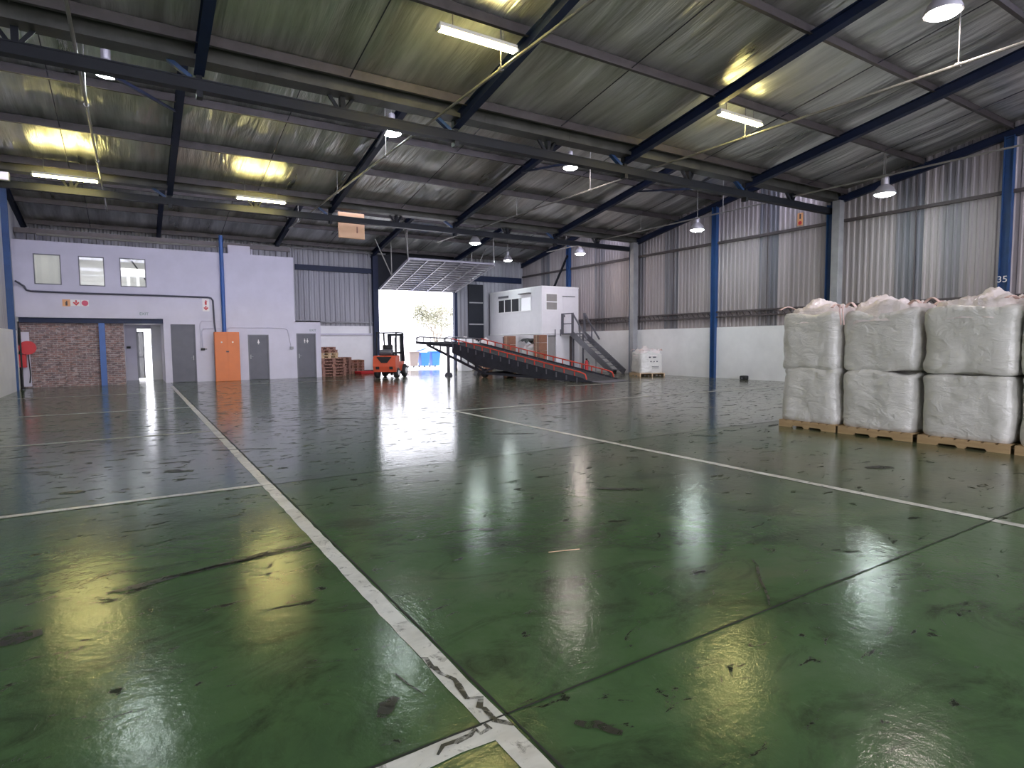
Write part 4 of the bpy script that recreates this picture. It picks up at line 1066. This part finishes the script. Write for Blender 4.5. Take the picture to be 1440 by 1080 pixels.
# ================================================================== BULK BAGS
def bag_mesh(sx, sy, h, seed, top=.10, bulge=.03, squash=0.0):
    """pillow-shaped woven sack, square plan with soft corners"""
    rn = random.Random(seed); n, nz = 96, 40; b = MB(); v = []
    off = Vector((rn.uniform(0, 90), rn.uniform(0, 90), rn.uniform(0, 90)))
    for j in range(nz + 1):
        t = j / nz; z = h * t
        e = math.sin(math.pi * t) ** .6 if 0 < t < 1 else 0
        k = 1 - .05 * (1 - min(1, t / .07)) ** 2 - (.07 if squash else .06) * max(0, (t - .92) / .08) ** 2 + bulge * e * .6
        for i in range(n):
            a = 2 * math.pi * i / n; ca, sa = math.cos(a), math.sin(a); p = 9 - 3 * e
            r = (abs(ca) ** p + abs(sa) ** p) ** (-1 / p)
            d = Vector((ca * r * sx / 2 * k, sa * r * sy / 2 * k, z))
            q = d * 2.2 + off
            dg = Vector((d.x * 2.5 + z * 1.8, d.y * 2.5 + z * 2.2, z * 1.2 - d.y * 1.4)) + off
            w = noise.noise(q) * .028 + noise.noise(q * 2.6) * .014 + abs(noise.noise(Vector((d.x * 3, d.y * 3, z * 7)) + off)) * .018 - max(0, .16 - abs(noise.noise(dg))) * .17 * (.35 + .65 * abs(2 * t - 1))
            w += .03 * noise.noise(Vector((ca * 2, sa * 2, t * 2.2)) + off)
            if t > .86: w += noise.noise(Vector((ca * 6, sa * 6, t * 4)) + off) * .05 * (t - .86) / .14
            zz = z + (noise.noise(Vector((ca * 1.6, sa * 1.6, 0)) + off) * .09 if j > nz * .6 else 0) * (t - .6) / .4 + (noise.noise(Vector((ca * 1.6, sa * 1.6, 5)) + off) * .05 * (1 - t / .3) if (t < .3 and not squash) else 0)
            v.append((d.x * (1 + w), d.y * (1 + w), max(-.05 if not squash else 0, zz)))
    f = [(j * n + i, j * n + (i + 1) % n, (j + 1) * n + (i + 1) % n, (j + 1) * n + i) for j in range(nz) for i in range(n)]
    # crown: rings shrinking to the middle
    rings = 8; base = nz * n
    for q in range(1, rings + 1):
        s_ = 1 - q / rings
        for i in range(n):
            p0 = Vector(v[nz * n + i])
            bumpz = top * (1 - s_ ** 2) + noise.noise(Vector((p0.x * s_ * 4, p0.y * s_ * 4, 2)) + off) * top * .7 * (1 - s_)
            v.append((p0.x * s_, p0.y * s_, p0.z + bumpz))
    for q in range(rings):
        o0 = base + q * n; o1 = base + (q + 1) * n
        f += [(o0 + i, o0 + (i + 1) % n, o1 + (i + 1) % n, o1 + i) for i in range(n)]
    f.append(tuple(range(n - 1, -1, -1)))
    return b.add(v, f)
def liner_mesh(sx, sy, seed, hh):
    """crumpled cover gathered over the top of a sack"""
    rn = random.Random(seed); off = Vector((rn.uniform(0, 90), rn.uniform(0, 90), 3)); n = 48; b = MB(); v = []
    cx, cy = rn.uniform(-.1, .1), rn.uniform(-.22, .22)
    for j in range(n + 1):
        for i in range(n + 1):
            x = (i / n - .5) * sx; y = (j / n - .5) * sy
            px, py = abs(x) / (sx / 2), abs(y) / (sy / 2); ed = (px ** 4 + py ** 4) ** .25
            e = max(0, 1 - ed)
            q = Vector((x * 3.4, y * 3.4, 0)) + off
            cr = abs(noise.noise(q)) * .6 + abs(noise.noise(q * 2.3)) * .35 + abs(noise.noise(q * 5)) * .16
            tuft = math.exp(-((x - cx) ** 2 + (y - cy) ** 2) / .035) * hh * .75
            z = -.20 * max(0, ed - .80) / .2 + min(1, e * 4) * (.03 + cr * hh * .9 + tuft)
            sh = .93 if ed > 1 else 1
            rr_ = (1.0 / ed if ed > 1 else 1) * (1 + .02 * noise.noise(Vector((x * 9, y * 9, 4)) + off))
            v.append((x * rr_, y * rr_, z))
    b.add(v, [(j * (n + 1) + i, j * (n + 1) + i + 1, (j + 1) * (n + 1) + i + 1, (j + 1) * (n + 1) + i) for j in range(n) for i in range(n)])
    return b
def bulk_bag(x, y, z, sx, sy, h, seed, lab, topped, group, rz=0.):
    t = thing('bulk_bag', lab, 'bulk bag', (x, y, z), rz, group)
    bag_mesh(sx, sy, h, seed, .03 if not topped else .06, squash=0 if topped else 1).build('body', 'bag', t, smooth=True, world=False)
    rn = random.Random(seed + 50)
    if topped:
        o = liner_mesh(sx * 1.03, sy * 1.03, seed, .26).build('top_liner', 'bagtop', t, smooth=True, world=False); o.location = (0, 0, h + .035)
        for cx, cy in ((-1, -1), (1, -1), (-1, 1), (1, 1)):
            px, py = cx * sx * .42, cy * sy * .42; pts = []
            a = rn.uniform(0, 6.28); l = rn.uniform(.10, .2); hh = rn.uniform(.03, .08)
            for k in range(9):
                u = k / 8; pts.append((px + math.cos(a) * l * (u - .5) * 2, py + math.sin(a) * l * (u - .5) * 2, h - .0 + math.sin(u * math.pi) * hh + .09))
            m = MB()
            for k in range(8): m.beam(pts[k], pts[k + 1], .05, .012, (0, 0, 1))
            m.build('lifting_strap', 'strap', t, world=False)
    return t
pos = ['first', 'second', 'third']
cols = [(6.20, 1.08, 'far left'), (5.04, 1.18, 'second from the left'), (3.80, 1.18, 'third from the left'), (2.60, 1.15, 'cut by the picture edge')]
gb = 'white bulk bags stacked two high on the right'
for i, (y, w, nm) in enumerate(cols):
    bag_pallet(10.80, y, 0, 'pallet', 'wooden pallet under the bag stack %s' % nm, 1.16, w - .02, 0, .13, 'pallets under the bulk bags')
    bulk_bag(10.80, y, .13, 1.10, w - .02, .955, 11 + i, 'lower white bulk bag of the stack %s, on its pallet' % nm, False, gb)
    bulk_bag(10.80 + (.0, .02, -.02, 0)[i], y + (.02, .0, .0, 0)[i], 1.095, 1.10, w, .98, 31 + i, 'upper white bulk bag of the stack %s, with crumpled top' % nm, True, gb)
m = MB()
for dy in (0, .05):
    m.tube([(10.25, 5.60 + dy, 2.2), (10.21, 5.59 + dy, 2.12), (10.205, 5.57 + dy, 1.98), (10.21, 5.56 + dy, 1.86)], .012, 6)
tag(m.build('bag_tie', 'strap'), 'pale tie strap dangling between the first and second bag stacks', 'strap')
# single bag by the right wall
bag_pallet(20.45, 20.35, 0, 'pallet3', 'pallet under the single printed bag by the grey downpipe', 1.25, 1.2, -.35, .14)
sb = bulk_bag(20.45, 20.35, .14, 1.15, 1.1, .95, 77, 'single white bulk bag with dark print standing by the grey downpipe', True, None, -.35)
m = MB()
for k, (a, z, w) in enumerate(((-.18, .72, .1), (0.02, .72, .16), (-.1, .52, .06), (.06, .52, .05), (.2, .52, .06), (-.02, .30, .34), (-.02, .24, .34))):
    m.box(a, -.600, z, a + w, -.592, z + (.05 if k < 5 else .02))
m.build('print', 'cable', sb, world=False)

# ================================================================== GOODS behind the ramp
def carton(x, y, z, sx, sy, h, mat, lab, rz=0., group=None):
    t = thing('carton', lab, 'box', (x, y, z), rz, group)
    MB().bbox(-sx / 2, -sy / 2, 0, sx / 2, sy / 2, h, .008).build('body', mat, t, world=False)
    MB().box(-sx / 2 - .002, -.03, h * .02, sx / 2 + .002, .03, h + .002).build('tape', 'pallet3', t, world=False)
    return t
gc = 'brown cartons piled behind the ramp'
for k in range(5):
    carton(17.72, 25.2, k * .40, .50, .5, .39, 'card', 'brown carton %s of the tall pile beside the store door' % ['at the foot', 'second up', 'third up', 'fourth up', 'at the top'][k], .05 * (k % 3 - 1), gc)
for k in range(4):
    carton(18.35, 29.15, k * .5, .5, .5, .49, 'card', 'brown carton %s of the pile against the cabin store wall' % ['at the foot', 'second up', 'third up', 'at the top'][k], .03 * (k % 2), gc)
for k in range(3):
    carton(17.4, 30.3, k * .5, .55, .55, .49, 'card', 'brown carton %s of the pile behind the middle of the ramp' % ['at the foot', 'second up', 'at the top'][k], .2, gc)
bulk_bag(18.0, 26.2, 0, 1.0, .95, 1.35, 81, 'rounded white bulk bag behind the ramp with black sheet over it', True, None, .4)
o = thing('black_sheet', 'black plastic sheet draped over the white bag behind the ramp', 'sheet', (17.9, 26.3, 1.4))
b = MB(); v = []; n = 14
for j in range(n + 1):
    for i in range(n + 1):
        x = (i / n - .5) * 1.2; y = (j / n - .5) * 1.15
        v.append((17.8 + x * .8, 26.35 + y * .8, 1.82 - .5 * max(0, abs(x) - .3) - .4 * max(0, abs(y) - .3) + .05 * noise.noise(Vector((x * 4, y * 4, 1)))))
b.add(v, [(j * (n + 1) + i, j * (n + 1) + i + 1, (j + 1) * (n + 1) + i + 1, (j + 1) * (n + 1) + i) for j in range(n) for i in range(n)])
b.build('sheet', 'black', o, smooth=True)
bulk_bag(16.9, 31.6, 0, 1.0, 1.0, 1.7, 82, 'tall white bag beside the right door jamb behind the ramp', True, None, .1)
bulk_bag(18.1, 31.5, 0, .9, .9, 1.6, 83, 'white bag against the cabin store at the far end', True, None, .2)
o = thing('white_appliance', 'small white box with dark top on the floor right of the doorway', 'box', (16.2, 31.2, 1.0))
o.location = (16.1, 30.3, 0); MB().bbox(15.7, 30.1, 0, 16.4, 30.6, 1.85, .02).build('body', 'white', o); MB().box(15.72, 30.12, 1.85, 16.38, 30.58, 1.9).build('lid', 'black', o)
for (x, y, lab) in ((16.2, 23.2, 'red extinguisher standing behind the ramp near the cartons'), (19.3, 23.4, 'red extinguisher standing behind the lower ramp')):
    o = thing('fire_extinguisher', lab, 'extinguisher', (x, y, 0)); MB().lathe([(.05, 0), (.09, .01), (.09, .55), (.07, .64), (.03, .70)], (x, y, 0), 20).build('cylinder', 'redsign', o, smooth=True)
    MB().box(x - .02, y - .05, .70, x + .02, y + .05, .78).build('valve', 'black', o); MB().tube([(x, y - .05, .72), (x + .11, y - .06, .6), (x + .11, y - .06, .3)], .014, 6).build('hose', 'black', o)
for (x, y, lab) in ((XR - .3, 15.65, 'black rodent bait box at the foot of the white wall by the bags'), (XR - .32, 23.6, 'black rodent bait box at the foot of the wall left of the single bag')):
    o = thing('bait_box', lab, 'box', (x, y, 0)); MB().bbox(x - .14, y - .13, 0, x + .14, y + .13, .17, .04).build('casing', 'black', o); MB().box(x - .15, y - .04, .03, x - .138, y + .04, .1).build('opening', 'grey', o)

# ================================================================== OUTSIDE
struct(MB().box(-30, YF + .2, -.25, 90, 130, -.02).build('ground_yard', 'concrete'))
struct(MB().box(-20, 46, -.02, 70, 46.3, 1.5).build('wall_boundary', 'concrete'))
o = thing('outbuilding', 'low pale building with grey roof edge beyond the yard wall', 'building', (20, 56, 0))
MB().box(8, 55, 0, 34, 62, 2.2).build('wall', 'white', o); MB().box(7.6, 54.5, 2.2, 34.4, 62.5, 2.62).build('roof', 'pipe', o)
for k, (x, mt, lab) in enumerate(((15.85, 'bingrey', 'brownish-grey wheelie bin left of the blue ones'), (16.65, 'binblue', 'blue wheelie bin with raised lid in the yard'), (17.45, 'binblue', 'blue wheelie bin rightmost in the yard'))):
    y = 37.5; o = thing('wheelie_bin', lab, 'bin', (x, y, -.02), group='wheelie bins in the yard')
    b = MB(); b.add([(x - .25, y - .28, .08), (x + .25, y - .28, .08), (x + .25, y + .28, .08), (x - .25, y + .28, .08), (x - .33, y - .36, 1.0), (x + .33, y - .36, 1.0), (x + .33, y + .36, 1.0), (x - .33, y + .36, 1.0)], [(0, 3, 2, 1), (4, 5, 6, 7), (0, 1, 5, 4), (1, 2, 6, 5), (2, 3, 7, 6), (3, 0, 4, 7)])
    b.build('body', mt, o)
    if k == 1: MB().beam((x - .33, y + .3, 1.06), (x + .2, y - .2, 1.28), .7, .05, (0, 0, 1)).build('lid', mt, o)
    else: MB().bbox(x - .36, y - .40, 1.0, x + .36, y + .38, 1.07, .02).build('lid', mt, o)
    for s_ in (-1, 1): MB().lathe([(.10, -.03), (.10, .03)], (x + s_ * .2, y + .3, .08), 16, 'x').build('wheel', 'black', o)
def tree(x, y, h, seed, lab):
    rn = random.Random(seed); tr = MB(); lf = MB(); tips = []
    def grow(p, d, l, r, dep):
        q = p + d * l; tr.tube([p, p + d * l * .5 + Vector((rn.uniform(-.05, .05), rn.uniform(-.05, .05), 0)) * l, q], [r, r * .85, r * .7], 6 if dep < 3 else 4, False)
        if dep >= 4: tips.append(q)
        if dep == 7: return
        for k in range(3 if dep < 4 else 2):
            dd = (d + Vector((rn.uniform(-1, 1), rn.uniform(-1, 1), rn.uniform(-.35, .7))) * .95).normalized(); grow(q, dd, l * rn.uniform(.62, .85), r * .6, dep + 1)
    grow(Vector((x, y, 0)), Vector((0.02, 0, 1)), h * .20, .15, 0)
    for p in tips:
        for k in range(3):
            c = p + Vector((rn.gauss(0, .22), rn.gauss(0, .22), rn.gauss(0, .2))); a = rn.uniform(0, 6.3); e = rn.uniform(-.6, .6); u = Vector((math.cos(a), math.sin(a), e)) * .11; w = Vector((-math.sin(a), math.cos(a), .5)) * .06
            lf.add([c - u, c + w, c + u, c - w], [(0, 1, 2, 3)])
    t = thing('yard_tree', lab, 'tree', (x, y, 0)); tr.build('trunk', 'bark', t); lf.build('foliage', 'leaf', t)
tree(23.4, 50.0, 7.6, 4, 'pale thin-leaved tree beyond the yard wall')
